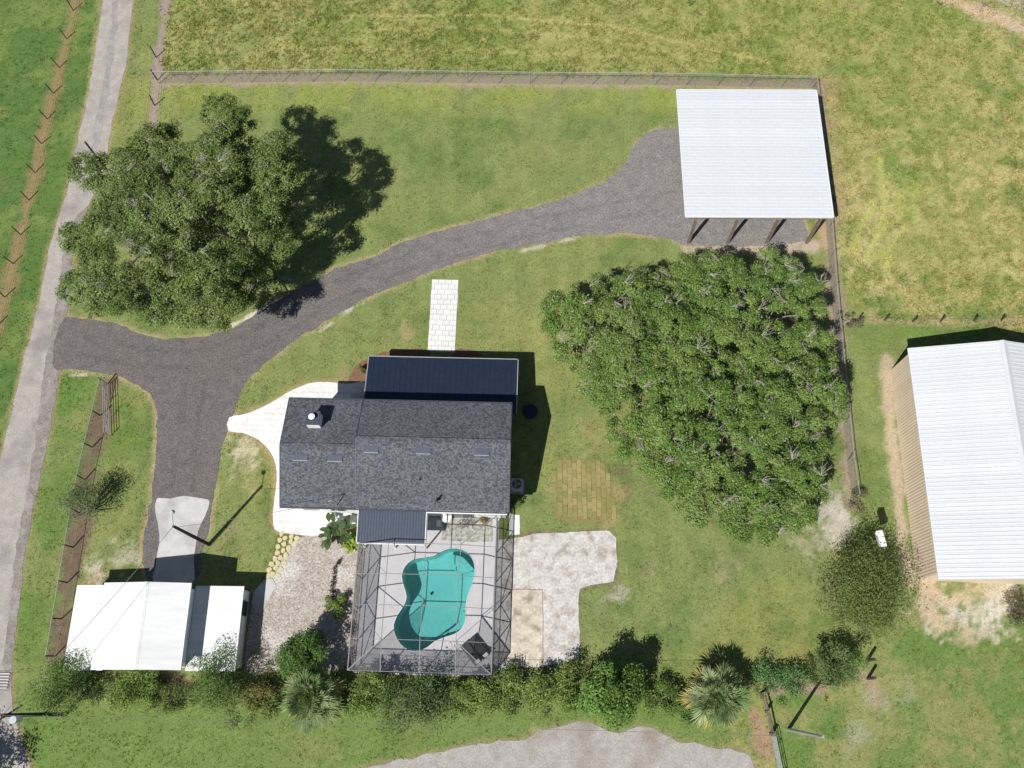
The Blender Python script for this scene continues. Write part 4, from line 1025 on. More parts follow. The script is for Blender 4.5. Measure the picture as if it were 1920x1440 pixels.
# ------------------------------------------------------------------ carport
def carport():
    x0, x1, y0, y1 = 13.52, 25.95, 38.9, 51.8
    o = thing('carport', 'open pole carport with white ribbed metal roof at the end of the driveway', 'carport', (19.7, 45.3, 0))
    zw, zE = 4.55, 4.38
    place_panels('roof_panel', o, M['white_metal'], (x0, y0, zw), (x1 - x0, 0, zE - zw), (0, y1 - y0, 0), 1.0, 3, .045)
    MB().slab([(x0 + .05, y0 + .05, zw - .02), (x1 - .05, y0 + .05, zE - .02), (x1 - .05, y1 - .05, zE - .02), (x0 + .05, y1 - .05, zw - .02)], .03).build('roof_underlay', M['galv'], o)
    for (a, b_) in (((x0, y0 - .03, zw - .07), (x1, y0 - .03, zE - .07)), ((x0, y1 + .03, zw - .07), (x1, y1 + .03, zE - .07)), ((x0 - .03, y0, zw - .06), (x0 - .03, y1, zw - .06)), ((x1 + .03, y0, zE - .06), (x1 + .03, y1, zE - .06))):
        MB().beam(a, b_, .05, .18).build('trim_board', M['trim'], o)
    for y in (38.95, 43.1, 47.4, 51.4):
        MB().beam((x0 + .3, y, zw - .25), (x1 - .3, y, zE - .25), .12, .3).build('rafter', M['wood'], o)
        for x in (14.48, 17.98, 21.43, 24.96):
            if y in (43.1, 47.4) and x in (17.98, 21.43): continue
            MB().box((x, y - .1, 2.05), (.22, .22, 4.1)).build('post', M['wood'], o)
    for k in range(9):
        x = x0 + .6 + k * 1.42; z = zw + (zE - zw) * (x - x0) / (x1 - x0)
        MB().beam((x, y0 + .05, z - .09), (x, y1 - .05, z - .09), .06, .1).build('purlin', M['wood'], o)
carport()

# ------------------------------------------------------------------ barn
def barn():
    u0, u1, v0, v1 = 30.0, 43.6, 9.95, 27.75
    o = thing('barn', 'large tan metal-sided barn with white ribbed gable roof at the right edge', 'barn', HU(36.8, 18.5))
    ur = (u0 + u1) / 2 - .35; ze, zr = 4.05, 6.0
    pr = [(u0 + .06, 0), (u1 - .06, 0), (u1 - .06, ze - .1), (ur, zr - .12), (u0 + .06, ze - .1)]
    b = MB(); va, vb = v0 + .12, v1 - .25
    b.add([HU(u, va, z) for u, z in pr] + [HU(u, vb, z) for u, z in pr], [(0, 1, 2, 3, 4), (9, 8, 7, 6, 5)] + [(i, 5 + i, 5 + (i + 1) % 5, (i + 1) % 5) for i in range(5)])
    b.build('wall_core', M['tan'], o)
    # siding ribs on the west, south wall
    q = HU(u0 + .045, va, 0)
    n = 18; wd = (vb - va) / n
    for i in range(n):
        b = MB(); v = va + i * wd
        for k in range(4):
            c = v + (k + .5) * wd / 4
            b.add([HU(u0 + .045, c - .09, 0), HU(u0 + .03, c - .04, 0), HU(u0 + .03, c + .04, 0), HU(u0 + .045, c + .09, 0), HU(u0 + .045, c - .09, ze - .1), HU(u0 + .03, c - .04, ze - .1), HU(u0 + .03, c + .04, ze - .1), HU(u0 + .045, c + .09, ze - .1)], [(0, 1, 5, 4), (1, 2, 6, 5), (2, 3, 7, 6)])
        b.add([HU(u0 + .05, v + .005, 0), HU(u0 + .05, v + wd - .005, 0), HU(u0 + .05, v + wd - .005, ze - .1), HU(u0 + .05, v + .005, ze - .1)], [(3, 2, 1, 0)])
        b.build('siding_panel', M['tan'], o)
    ex = Vector(HU(u0 - .06, v0 - .35, ze - .03))
    e2 = HU(ur, v0 - .35, zr); e3 = HU(u1 + .06, v0 - .35, ze - .03); L = HU(0, v1 - v0 + .45) - HU(0, 0)
    place_panels('roof_panel', o, M['white_metal'], ex, e2 - ex, L, .95, 3, .04)
    place_panels('roof_panel', o, M['white_metal'], e2, e3 - e2, L, .95, 3, .04)
    MB().slab([ex - Vector((0, 0, .03)), e2 - Vector((0, 0, .03)), e2 + L - Vector((0, 0, .03)), ex + L - Vector((0, 0, .03))], .06).build('roof_deck', M['galv'], o)
    MB().slab([e2 - Vector((0, 0, .03)), e3 - Vector((0, 0, .03)), e3 + L - Vector((0, 0, .03)), e2 + L - Vector((0, 0, .03))], .06).build('roof_deck', M['galv'], o)
    rc = MB(); d = Vector(HU(.28, 0) - HU(0, 0))
    rc.add([e2 - d + Vector((0, 0, -.03)), e2 + Vector((0, 0, .065)), e2 + d + Vector((0, 0, -.03)), e2 - d + L + Vector((0, 0, -.03)), e2 + L + Vector((0, 0, .065)), e2 + d + L + Vector((0, 0, -.03))], [(0, 1, 4, 3), (1, 2, 5, 4)])
    rc.build('ridge_cap', M['white_metal'], o)
    for a in (ex, e3): MB().beam(a - Vector((0, 0, .07)), a + L - Vector((0, 0, .07)), .05, .12).build('eave_trim', M['trim'], o)
    dr = MB().box(HU(ur, va - .03, 1.7), (4.2, .08, 3.4), HA).build('sliding_door', M['tan'], o)
    MB().beam(HU(ur - 2.6, va - .09, 3.5), HU(ur + 2.6, va - .09, 3.5), .06, .12).build('door_track', M['galv'], o)
barn()

# ------------------------------------------------------------------ poles and wires
def utility_pole(px, py, h, label, r=.15, arm=None, lamp=False, m='pole', group=None, tilt=(0, 0)):
    c = P(px, py); o = thing('utility_pole', label, 'pole', c, group)
    top = c + Vector((tilt[0], tilt[1], h))
    MB().tube(c, top, r, r * .7, 10).build('shaft', M[m], o)
    if arm:
        a = Vector((math.cos(arm), math.sin(arm), 0)); z = top - Vector((0, 0, .5))
        MB().beam(z - a * 1.1, z + a * 1.1, .1, .12).build('crossarm', M['pole'], o)
        for k in (-1, -.5, .5, 1): MB().tube(z + a * k, z + a * k + Vector((0, 0, .2)), .05, .03, 8).build('insulator', M['galv'], o)
        MB().tube(z + Vector((.3, -.3, -1.1)), z + Vector((.3, -.3, -.3)), .25, n=12).build('transformer', M['ac'], o)
    if lamp:
        a = Vector((-.1, .95, .35)); MB().tube(top, top + a, .035, n=8).build('lamp_arm', M['galv'], o)
        e = top + a
        b = MB(); b.tube(e + Vector((0, 0, -.1)), e + Vector((0, 0, .1)), .2, .09, 12); b.build('lamp_head', M['ac'], o)
    return top
T_light = utility_pole(392, 1021, 7.6, 'dark wooden light pole with a lamp arm beside the concrete apron', .15, lamp=True)
T_left = utility_pole(203, 322, 4.6, 'short dark pole standing at the left edge of the oak beside the road', .12)
T_bl = utility_pole(123, 1339, 8.5, 'dark utility pole with a crossarm leaning over the road at the bottom left', .17, arm=.6)
T_right = utility_pole(1478, 1368, 8.3, 'pale grey pole standing alone on the grass at the bottom right', .13, m='galv', tilt=(-.1, -.25))

def wire(a, b_, sag, r, label):
    pts = [Vector(a).lerp(Vector(b_), t) - Vector((0, 0, sag * 4 * t * (1 - t))) for t in np.linspace(0, 1, 22)]
    o = MB().path(pts, r, n=5).build('overhead_wire', M['wire']); tag(o, label, 'wire')
wire(T_bl, T_light, .5, .02, 'thin overhead wire crossing above the white garage roof')
wire(T_light - Vector((0, 0, .4)), MAST, .5, .016, 'thin service wire from the light pole to the house mast')
wire(T_bl, T_right, .9, .014, 'long thin overhead wire along the bottom hedge')

# ------------------------------------------------------------------ fences
def fence(label, base_pts, spacing, h, post_m, post_r, rails=(), chain=False, wires=(), group=None, px=True, cat='fence', name='fence', sq=False, plank=None):
    pts = PA(base_pts) if px else base_pts
    o = thing(name, label, cat, pts[0], group)
    arr = [Vector(p) for p in pts]
    seg = [(arr[i + 1] - arr[i]).length for i in range(len(arr) - 1)]; tot = sum(seg); k = max(1, round(tot / spacing))
    def at(d):
        for i, s in enumerate(seg):
            if d <= s + 1e-6: return arr[i].lerp(arr[i + 1], min(d / s, 1))
            d -= s
        return arr[-1]
    ps = [at(tot * (i + (random.uniform(-.13, .13) if 0 < i < k and not chain else 0)) / k) for i in range(k + 1)]
    me = (MB().box((0, 0, h / 2), (post_r * 2, post_r * 2, h)) if sq else MB().tube((0, 0, 0), (0, 0, h), post_r, n=8)).mesh('post', post_m)
    for p in ps: obj('post', me, o, p - arr[0], (random.uniform(-.07, .07), random.uniform(-.07, .07), random.uniform(0, 3) if not sq else 0))
    for z, r in rails:
        MB().path([p + Vector((0, 0, z)) for p in ps], r, n=6).build('rail', M['galv'] if chain else post_m, o)
    for z in wires:
        MB().path([p + Vector((0, 0, z)) for p in ps], .008, n=4).build('wire', M['wire'], o)
    if plank:
        for z in plank:
            for i in range(k): MB().beam(ps[i] + Vector((0, 0, z)), ps[i + 1] + Vector((0, 0, z)), .05, .16).build('board', post_m, o)
    if chain:
        for i in range(k):
            a, b_ = ps[i], ps[i + 1]; org = arr[0]
            mm = bpy.data.meshes.new('chain_link_mesh'); mm.from_pydata([tuple(v - org) for v in (a + Vector((0, 0, .05)), b_ + Vector((0, 0, .05)), b_ + Vector((0, 0, h - .05)), a + Vector((0, 0, h - .05)))], [], [(0, 1, 2, 3)])
            mm.materials.append(M['chain']); mm.update(); obj('chain_link_mesh', mm, o)
    return ps
fence('silvery chain-link fence running along the top edge of the lawn', YARD_FENCE_N, 3.05, 1.75, M['galv'], .035, rails=((1.73, .03),), chain=True)
fence('chain-link fence running down the right side of the yard past the big oak', [(1522, 166), (1536, 300), (1548, 420), (1558, 560), (1572, 700), (1586, 850), (1598, 935)], 3.05, 1.75, M['galv'], .035, rails=((1.73, .03),), chain=True)
fence('dark post and wire fence on the verge above the left oak', [(293, 108), (296, 152), (289, 205), (282, 262), (272, 340)], 2.6, 1.5, M['dark_wood'], .06, wires=(.5, .95, 1.4))
fence('chain-link fence with dark posts running from the open gate down past the garage', [(201, 721), (187, 782), (165, 872), (150, 950), (132, 1060), (112, 1180), (104, 1230)], 2.9, 1.5, M['dark_wood'], .055, rails=((1.48, .025),), chain=True)
fence('row of slim dark posts with wire in the far left field', [(146, -20), (133, 42), (105, 154), (77, 273), (50, 395), (17, 526), (-12, 640), (-30, 740)], 3.1, 1.45, M['dark_wood'], .05, wires=(.45, .9, 1.3))
fence('row of short dark posts with wire above the barn at the pasture edge', [(1610, 598), (1704, 603), (1804, 602), (1925, 600)], 2.35, 1.0, M['dark_wood'], .07, wires=(.4, .85))
fence('pale posts of a wire fence beside the road in the top right corner', [(1780, -8), (1838, 22), (1897, 38), (1960, 66)], 2.9, 1.5, M['galv'], .04, wires=(.6, 1.2))
fence('short weathered wooden board fence standing on bark mulch at the bottom right', [(1427, 1302), (1436, 1338), (1444, 1376)], 1.6, 1.1, M['wood'], .08, plank=(.45, .95), sq=True)
fence('low post and wire fence running right from the wooden board fence', [(1430, 1299), (1463, 1292), (1500, 1287)], 1.7, .9, M['wood'], .05, wires=(.4, .8))

def farm_gate(label, a, b_, h, nrail, m):
    a, b_ = P(*a), P(*b_); o = thing('farm_gate', label, 'gate', a)
    for k in range(nrail):
        z = .2 + (h - .2) * k / (nrail - 1); MB().tube(a + Vector((0, 0, z)), b_ + Vector((0, 0, z)), .03, n=6).build('rail', m, o)
    for t in (0, .33, .66, 1):
        p = a.lerp(b_, t); MB().tube(p + Vector((0, 0, .2)), p + Vector((0, 0, h)), .025 if 0 < t < 1 else .04, n=6).build('upright', m, o)
farm_gate('open tubular metal gate swung back along the left yard fence', (204, 722), (207, 818), 1.25, 4, M['galv'])
farm_gate('grey tubular metal gate leading out of frame at the bottom right', (1446, 1380), (1462, 1460), 1.3, 5, M['galv'])
for k, (x, y, lb) in enumerate(((1626, 1238, 'short dark wooden post, upper of the two bare posts right of the small shrub'), (1627, 1272, 'short dark wooden post, lower of the two bare posts, on bare soil'))):
    c = P(x, y); b = MB(); b.tube(c, c + Vector((0, 0, 1.5)), .12, .11, 10); tag(b.build_at('gate_post', M['dark_wood'], c), lb, 'post', 'two bare gate posts')

# cattle guard across the road
def cattle_guard():
    a = P(-12, 1276); o = thing('cattle_guard', 'pale barred cattle guard set across the road at the left edge', 'cattle guard', (a.x, a.y, 0))
    l, r = P(-45, 1262), P(20, 1262)
    MB().box((a.x, a.y, .02), (r.x - l.x, 1.5, .02)).build('pit', M['shoulder'], o)
    for k in range(6):
        y = P(0, 1263 + k * 5.4).y; MB().beam((l.x, y, .07), (r.x, y, .07), .1, .08).build('bar', M['concrete'], o)
cattle_guard()

# box on a pole by the barn
c = P(1613, 1028)
o = thing('pole_box', 'white box on a tall thin pole beside the round tree near the barn', 'pole box', c)
MB().tube(c, c + Vector((0, 0, 3.9)), .05, n=8).build('pole', M['galv'], o)
MB().box(c + Vector((.05, 0, 4.05)), (.42, 1.1, .32), math.radians(8)).build('box', M['trim'], o)
MB().box(c + Vector((.05, 0, 4.24)), (.5, 1.2, .05), math.radians(8)).build('lid', M['trim'], o)

# blue pool float lying in the house shade
b = MB(); c = P(994, 772)
b.tube(c + Vector((0, 0, .0)), c + Vector((0, 0, .22)), .62, .6, 20); tag(b.build_at('plastic_tub', M['blue'], c), 'round blue plastic tub in the shade beside the right-hand house wall', 'tub')

# ------------------------------------------------------------------ foliage
def cards(C_, N_, sz, asp, r):
    """leaf quads at centres C_ with normals N_"""
    n = len(C_)
    t = r.normal(size=(n, 3)); N_ = N_ / np.linalg.norm(N_, axis=1)[:, None]
    a = np.cross(N_, t); a /= np.linalg.norm(a, axis=1)[:, None] + 1e-9; b_ = np.cross(N_, a)
    L = (sz * .5)[:, None]; Wd = (sz * .5 * asp)[:, None]
    V_ = np.stack([C_ - a * L, C_ + b_ * Wd - a * L * .1, C_ + a * L, C_ - b_ * Wd - a * L * .1], 1)
    return V_.reshape(-1, 3), np.arange(4 * n).reshape(-1, 4)

def clump_leaves(cc, rr, per, size, asp, flat, cols, r, droop=0.0, upb=.6, lichen=0, bdir=None):
    """leaves in shells round clump centres cc with radii rr"""
    n = len(cc); k = np.maximum((per * (rr / rr.mean()) ** 2).astype(int), 8); idx = np.repeat(np.arange(n), k)
    m = len(idx)
    d = r.normal(size=(m, 3)); d /= np.linalg.norm(d, axis=1)[:, None]
    d[:, 2] = np.where(d[:, 2] < -.35, -d[:, 2], d[:, 2])
    rad = rr[idx] * (r.random(m) ** .45) * r.uniform(.85, 1.15, m)
    C_ = cc[idx] + d * rad[:, None] * np.array([1, 1, flat])
    C_[:, 2] -= droop * (rad / rr[idx]) ** 2 * rr[idx]
    N_ = d * .8 + r.normal(size=(m, 3)) * .55 + np.array([0, 0, upb])
    if bdir is not None: N_ = d * .5 + bdir[idx] * .45 + r.normal(size=(m, 3)) * .48 + np.array([0, 0, .45])
    V_, F_ = cards(C_, N_, size * r.uniform(.6, 1.35, m), asp, r)
    cols = np.array([alb(c) for c in cols]); wv = vn(cc[:, 0] + 90, cc[:, 1] + 90, 3.5, 7); base = cols[np.clip((wv * 1.3 - .15) * len(cols), 0, len(cols) - 1).astype(int)][idx]
    alt = cols[r.integers(0, len(cols), m)]
    col = (base * .6 + alt * .4) * (r.uniform(.55, 1.45, m) * 1.0)[:, None]
    col = col * .88 + col.mean(1, keepdims=True) * .12
    if lichen: col[r.random(m) < lichen] = np.array(alb((186, 182, 164)))
    return V_, F_, np.repeat(col, 4, 0)

def big_tree(name, label, outline, trunk_px, zt, zedge, cols, seed, per, size, spacing, nclump_low=.35, hole=.12, twigs=60, flat=.62, peaks=(), nsub=14):
    r = np.random.default_rng(seed)
    base = P(*trunk_px); o = thing(name, label, 'tree', base)
    poly = np.array(outline, float); lo, hi = poly.min(0), poly.max(0)
    cen = poly.mean(0)
    pts = []; zz = []; tries = 0; W_ = []
    def dome(x, y):
        d = dist_line(np.array([x]), np.array([y]), [tuple(p) for p in outline], True)[0] / (min(hi - lo) / 2)
        z = zedge + (zt - zedge) * math.sqrt(max(0, 1 - (1 - min(d * 1.15, 1)) ** 2))
        for (ax, ay, ar, ah) in peaks: z += ah * math.exp(-((x - ax) ** 2 + (y - ay) ** 2) / (2 * ar * ar))
        return z
    while tries < 5000:
        tries += 1
        x, y = r.uniform(lo[0], hi[0]), r.uniform(lo[1], hi[1])
        if not inside(np.array([x]), np.array([y]), outline)[0]: continue
        if vn(np.array([x]), np.array([y]), 42, seed)[0] < hole: continue
        if dist_line(np.array([x]), np.array([y]), outline, True)[0] < 3 + 8 * r.random(): continue
        z = dome(x, y) * (.80 + .34 * vn(np.array([x]), np.array([y]), 48, seed + 3)[0]) * r.uniform(.92, 1.06)
        p = P(x, y, z)
        if W_ and min((Vector(q) - p).length for q in W_) < spacing * r.uniform(.8, 1.15): continue
        W_.append(p)
    bg_ = np.array([tuple(p) for p in W_]); nb = len(bg_)
    R_ = (.5 + .85 * r.random(nb) ** 1.6) * spacing * .82
    # every bough carries smaller leaf masses over its upper half
    k = np.maximum((nsub * (R_ / R_.mean()) ** 2).astype(int), 4); bi = np.repeat(np.arange(nb), k); m = len(bi)
    bd = r.normal(size=(m, 3)); bd /= np.linalg.norm(bd, axis=1)[:, None]; bd[:, 2] = np.where(bd[:, 2] < -.15, -bd[:, 2], bd[:, 2])
    top = bg_[bi] + bd * R_[bi][:, None] * np.array([.85, .85, flat]) * r.uniform(.7, 1.05, (m, 1))
    kl = int(nb * nclump_low); li = r.choice(nb, kl, replace=False); bx = np.array([base.x, base.y])
    low = bg_[li].copy(); low[:, :2] = bx + (low[:, :2] - bx) * r.uniform(.75, 1.0, (kl, 1)); low[:, 2] *= r.uniform(.45, .7, kl)
    cc = np.concatenate([top, low]); bdir = np.concatenate([bd, np.tile([0, 0, .6], (kl, 1))]); rr = np.concatenate([(.45 + .6 * r.random(m)) * spacing * .36, np.full(kl, spacing * .5)])
    V_, F_, col = clump_leaves(cc, rr, per, size, .55, .8, cols, r, lichen=.03, bdir=bdir)
    cr = obj('crown', arr_mesh('crown', V_ - np.array(base), F_, M['leaf'], col), o)
    cc = np.concatenate([bg_ + np.array([0, 0, -.3]), low]); top = bg_; rr = R_
    # limbs
    b = MB(); zc = zt * .28; fork = base + Vector((0, 0, zc))
    b.path([base, base + Vector((.1, .05, zc * .5)), fork], .7, .45, 10)
    nl = 11; ang = np.arctan2(top[:, 1] - base.y, top[:, 0] - base.x); rad = np.hypot(top[:, 0] - base.x, top[:, 1] - base.y)
    nodes = []
    for i in range(nl):
        a0 = -math.pi + 2 * math.pi * i / nl; sel = np.where(np.abs((ang - a0 + math.pi) % (2 * math.pi) - math.pi) < math.pi / nl)[0]
        if not len(sel): continue
        e = Vector(top[sel[np.argmax(rad[sel])]]); e = fork.lerp(e, .85); e.z = max(e.z - .8, zc)
        pth = []
        for t in np.linspace(0, 1, 7):
            q = fork.lerp(e, t); q.z += math.sin(t * math.pi) * zt * .12; q += Vector(r.normal(0, .25, 3)) * t; pth.append(q)
        b.path(pth, .25, .06, 7); nodes += pth[1:]
    na = np.array([tuple(q) for q in nodes])
    for p in cc:
        d = np.linalg.norm(na - p, axis=1); q = Vector(na[np.argmin(d)]); e = Vector(p) + Vector((0, 0, -.15)); mid = q.lerp(e, .55) + Vector(r.normal(0, .25, 3))
        b.path([q, mid, e], .09, .03, 5)
    b.build('trunk', M['bark'], o, True)
    # bare grey twigs poking through the leaves
    b = MB()
    for i in r.choice(len(top), min(twigs, len(top)), replace=False):
        s = Vector(top[i]) + Vector(r.normal(0, .5, 3)) + Vector((0, 0, rr[i] * flat * r.uniform(.6, 1.05))); a = r.uniform(0, 6.28)
        for k in range(r.integers(3, 9)):
            d = Vector((math.cos(a + r.normal(0, .7)), math.sin(a + r.normal(0, .7)), r.uniform(.15, .8))).normalized(); L = r.uniform(.4, 1.15)
            m_ = s + d * L * .5 + Vector(r.normal(0, .08, 3)); e = s + d * L
            b.path([s, m_, e], .018, .008, 4)
            for kk in range(2): b.tube(m_, m_ + (d + Vector(r.normal(0, .5, 3))).normalized() * L * .45, .012, .006, 4, False)
    b.build('bare_twigs', M['twig'], o)['kind'] = 'stuff'
    return o

OAK_L = [(400, 203), (448, 212), (452, 235), (440, 262), (480, 285), (520, 268), (558, 280), (570, 330), (552, 372), (566, 410), (540, 440), (545, 468), (500, 500), (468, 520), (478, 560), (440, 592), (400, 632), (375, 606), (330, 612), (285, 596), (240, 580), (205, 604), (164, 586), (138, 556), (143, 500), (134, 442), (158, 415), (190, 388), (200, 362), (152, 350), (160, 315), (210, 318), (240, 290), (270, 262), (312, 240), (345, 248), (372, 222)]
OAK_R = [(1030, 575), (1060, 560), (1090, 545), (1110, 525), (1150, 520), (1200, 525), (1260, 505), (1300, 495), (1330, 478), (1400, 482), (1450, 470), (1500, 500), (1520, 530), (1545, 560), (1560, 600), (1545, 640), (1560, 680), (1576, 745), (1562, 785), (1570, 800), (1548, 835), (1550, 870), (1530, 910), (1520, 940), (1500, 985), (1470, 1010), (1420, 1015), (1370, 985), (1310, 960), (1260, 930), (1210, 900), (1170, 850), (1130, 810), (1110, 770), (1080, 730), (1085, 690), (1065, 665), (1022, 655), (1035, 615)]
big_tree('oak_tree', 'broad loose-crowned oak with pale limbs between the road and the curved drive', OAK_L, (345, 470), 11.2, 4.6,
         [(102, 126, 58), (118, 142, 66), (138, 158, 84), (110, 136, 60), (130, 150, 70)], 21, 112, .165, 1.85, .45, .27, 80, peaks=((520, 320, 45, 3.8), (410, 240, 40, 2.4)), nsub=17)
big_tree('oak_tree', 'huge dense green oak right of the house beside the chain-link fence', OAK_R, (1330, 790), 9.4, 3.4,
         [(106, 140, 54), (120, 152, 62), (140, 164, 80), (112, 148, 56), (134, 160, 70)], 22, 105, .165, 1.65, .4, .09, 260, nsub=16)

def shrub(name, label, cat, px, py, r_px, h, cols, seed, n_cl, per, size, asp=.5, flat=.9, ecc=(1, 1), loose=1.0, group=None, upb=.5, leaf_m='leaf', stem=True, droop=0):
    """bush or small tree: px,py mark the middle of its crown in image pixels, projected at mid height"""
    r = np.random.default_rng(seed); c = P(px, py, h * .6); base = Vector((c.x, c.y, 0))
    R = r_px / 21.8
    cols = [tuple(min(255, v * 1.12) for v in c_) for c_ in cols]; size *= .85; per = int(per * 1.5)
    o = thing(name, label, cat, base, group)
    d = r.normal(size=(n_cl, 3)); d /= np.linalg.norm(d, axis=1)[:, None]; rad = r.random(n_cl) ** .4
    cc = d * rad[:, None] * np.array([R * .8 * ecc[0], R * .8 * ecc[1], h * .36]) + np.array([base.x, base.y, h * .56])
    cc += r.normal(0, .12 * loose, cc.shape)
    rr = r.uniform(.5, 1.0, n_cl) * R * .42 * loose
    V_, F_, col = clump_leaves(cc, rr, per, size, asp, flat, cols, r, droop, upb)
    V_[:, 2] = np.maximum(V_[:, 2], .03)
    obj('crown', arr_mesh('crown', V_ - np.array(base), F_, M[leaf_m], col), o)
    if stem:
        b = MB()
        for p in cc[:: max(1, n_cl // 14)]:
            m_ = Vector((base.x, base.y, 0)).lerp(Vector(p), .5) + Vector(r.normal(0, .1, 3)); m_.z *= .9
            b.path([base + Vector(r.normal(0, .1, 3)) * Vector((1, 1, 0)), m_, Vector(p)], .05 + .01 * h, .02, 5)
        b.build('trunk', M['bark'], o)
    return o
LT = [(118, 140, 62), (106, 130, 54), (130, 150, 70)]; MD = [(96, 126, 52), (84, 114, 44), (108, 134, 56)]; DK_ = [(70, 98, 46), (60, 88, 40), (82, 108, 52)]; FE = [(104, 124, 74), (90, 112, 62), (116, 134, 82)]
HG = 'hedge along the bottom boundary'
shrub('shrub', 'feathery dark green shrub at the lower left corner of the garage roof', 'shrub', 122, 1278, 58, 3.6, MD + FE, 31, 34, 150, .2, .35, group=HG, loose=1.15)
shrub('shrub', 'bright light green rounded shrub below the middle of the garage', 'shrub', 252, 1296, 46, 2.3, LT, 32, 22, 150, .2, .45, group=HG)
shrub('shrub', 'feathery grey-green shrub overlapping the lower right corner of the garage roof', 'shrub', 395, 1272, 52, 4.0, FE + MD, 33, 26, 140, .2, .32, group=HG, loose=1.2)
shrub('shrub', 'low yellowish weedy shrub left of the left-hand palm', 'shrub', 478, 1312, 44, 1.8, [(130, 146, 60), (108, 124, 54), (120, 110, 60)], 34, 18, 130, .2, .4, group=HG, ecc=(1.3, .8))
shrub('shrub', 'low thin weedy shrub between the two garage shrubs', 'shrub', 318, 1312, 34, 1.4, [(120, 136, 60), (116, 110, 66), (98, 118, 52)], 46, 12, 110, .18, .4, group=HG, ecc=(1.5, .7))
shrub('small_tree', 'dense rounded dark green small tree just above the left-hand palm', 'tree', 566, 1226, 44, 4.4, [(84, 116, 46), (72, 102, 42), (96, 128, 52)], 35, 26, 230, .2, .5)
shrub('shrub', 'green shrub right of the left-hand palm below the cage corner', 'shrub', 700, 1305, 44, 2.6, MD + LT, 36, 22, 150, .2, .45, group=HG)
shrub('shrub', 'tall dark feathery shrub below the middle of the cage', 'shrub', 776, 1322, 62, 3.6, FE + DK_, 37, 32, 150, .2, .36, group=HG, loose=1.15)
shrub('shrub', 'small light green shrub below the pool loungers', 'shrub', 862, 1304, 38, 2.2, LT, 38, 18, 150, .19, .45, group=HG)
shrub('shrub', 'low spreading green shrub below the stained concrete pad', 'shrub', 945, 1300, 52, 2.0, MD + LT, 39, 24, 150, .19, .45, group=HG, ecc=(1.25, .8))
shrub('shrub', 'leafy green shrub below the outer corner of the concrete slab', 'shrub', 1042, 1290, 52, 2.7, MD + LT, 40, 26, 150, .2, .45, group=HG, ecc=(1.15, .9))
shrub('small_tree', 'tall lush bright green tree in the middle of the bottom hedge', 'tree', 1150, 1296, 54, 5.4, [(98, 132, 54), (86, 120, 46), (112, 146, 62)], 41, 40, 230, .24, .55)
shrub('shrub', 'low green shrub between the lush tree and the right-hand palm', 'shrub', 1240, 1312, 40, 1.7, MD + LT, 42, 18, 140, .19, .45, group=HG, ecc=(1.3, .8))
shrub('shrub', 'narrow green shrub touching the left side of the right-hand palm', 'shrub', 1290, 1328, 34, 1.8, MD, 43, 14, 140, .19, .45, group=HG)
shrub('shrub', 'low bluish-green ground shrub right of the right-hand palm', 'shrub', 1462, 1272, 46, 1.0, [(96, 134, 74), (86, 120, 66), (110, 146, 84)], 44, 20, 110, .17, .5, ecc=(1.3, .6), group=HG)
shrub('small_tree', 'grey-green small tree beside the two bare gate posts', 'tree', 1572, 1240, 44, 3.2, FE + MD, 45, 26, 180, .19, .4)
shrub('small_tree', 'rounded yellow-green tree beside the barn corner', 'tree', 1632, 1106, 80, 5.4, [(104, 124, 54), (94, 114, 48), (118, 134, 60), (106, 120, 60)], 47, 62, 210, .2, .36, loose=1.3)
shrub('shrub', 'wispy yellow-green shrub just below the rounded tree', 'shrub', 1625, 1165, 50, 2.0, [(136, 142, 80), (120, 130, 70)], 48, 18, 110, .19, .35, ecc=(1.2, .7))
shrub('small_tree', 'small dark feathery tree growing in the fence line left of the driveway', 'tree', 150, 942, 44, 3.6, FE + DK_, 49, 18, 120, .19, .3, loose=1.25)
shrub('shrub', 'small bright green shrub at the left wall of the cage', 'shrub', 634, 1132, 24, 1.3, LT, 50, 10, 120, .16, .5)
shrub('shrub', 'brownish shrub cut by the right edge of the picture below the barn', 'shrub', 1918, 1140, 30, 1.6, [(120, 112, 80), (96, 96, 64)], 51, 12, 110, .18, .4)
shrub('shrub', 'small green weed clump growing in the shade by the air conditioner', 'shrub', 966, 945, 16, .8, MD, 52, 7, 70, .13, .4)
shrub('shrub', 'small plant in a terracotta mulch patch at the house corner', 'shrub', 908, 975, 14, .8, [(150, 130, 80), (120, 120, 60)], 53, 6, 60, .14, .4)
shrub('shrub', 'low olive shrub in the red mulch left of the front porch', 'shrub', 682, 693, 14, .7, [(120, 120, 60), (104, 110, 52)], 54, 6, 70, .13, .4)
shrub('shrub', 'pale weedy shrub growing through the fence beside the dense oak', 'shrub', 1594, 600, 22, 1.4, [(140, 134, 110), (110, 112, 80)], 55, 8, 70, .18, .3)
shrub('shrub', 'scrubby brown weed patch at the lower end of the fence beside the big oak', 'shrub', 1606, 938, 26, 1.1, [(150, 134, 100), (120, 118, 76)], 56, 9, 80, .18, .3)
shrub('small_tree', 'tree standing just outside the lower left corner of the picture', 'tree', -165, 1515, 85, 6.5, MD, 57, 30, 150, .28, .45)

M['leaf_stalk'] = mat('leaf_stalk', alb((96, 120, 56)), alb((84, 104, 48)), 4, .8)
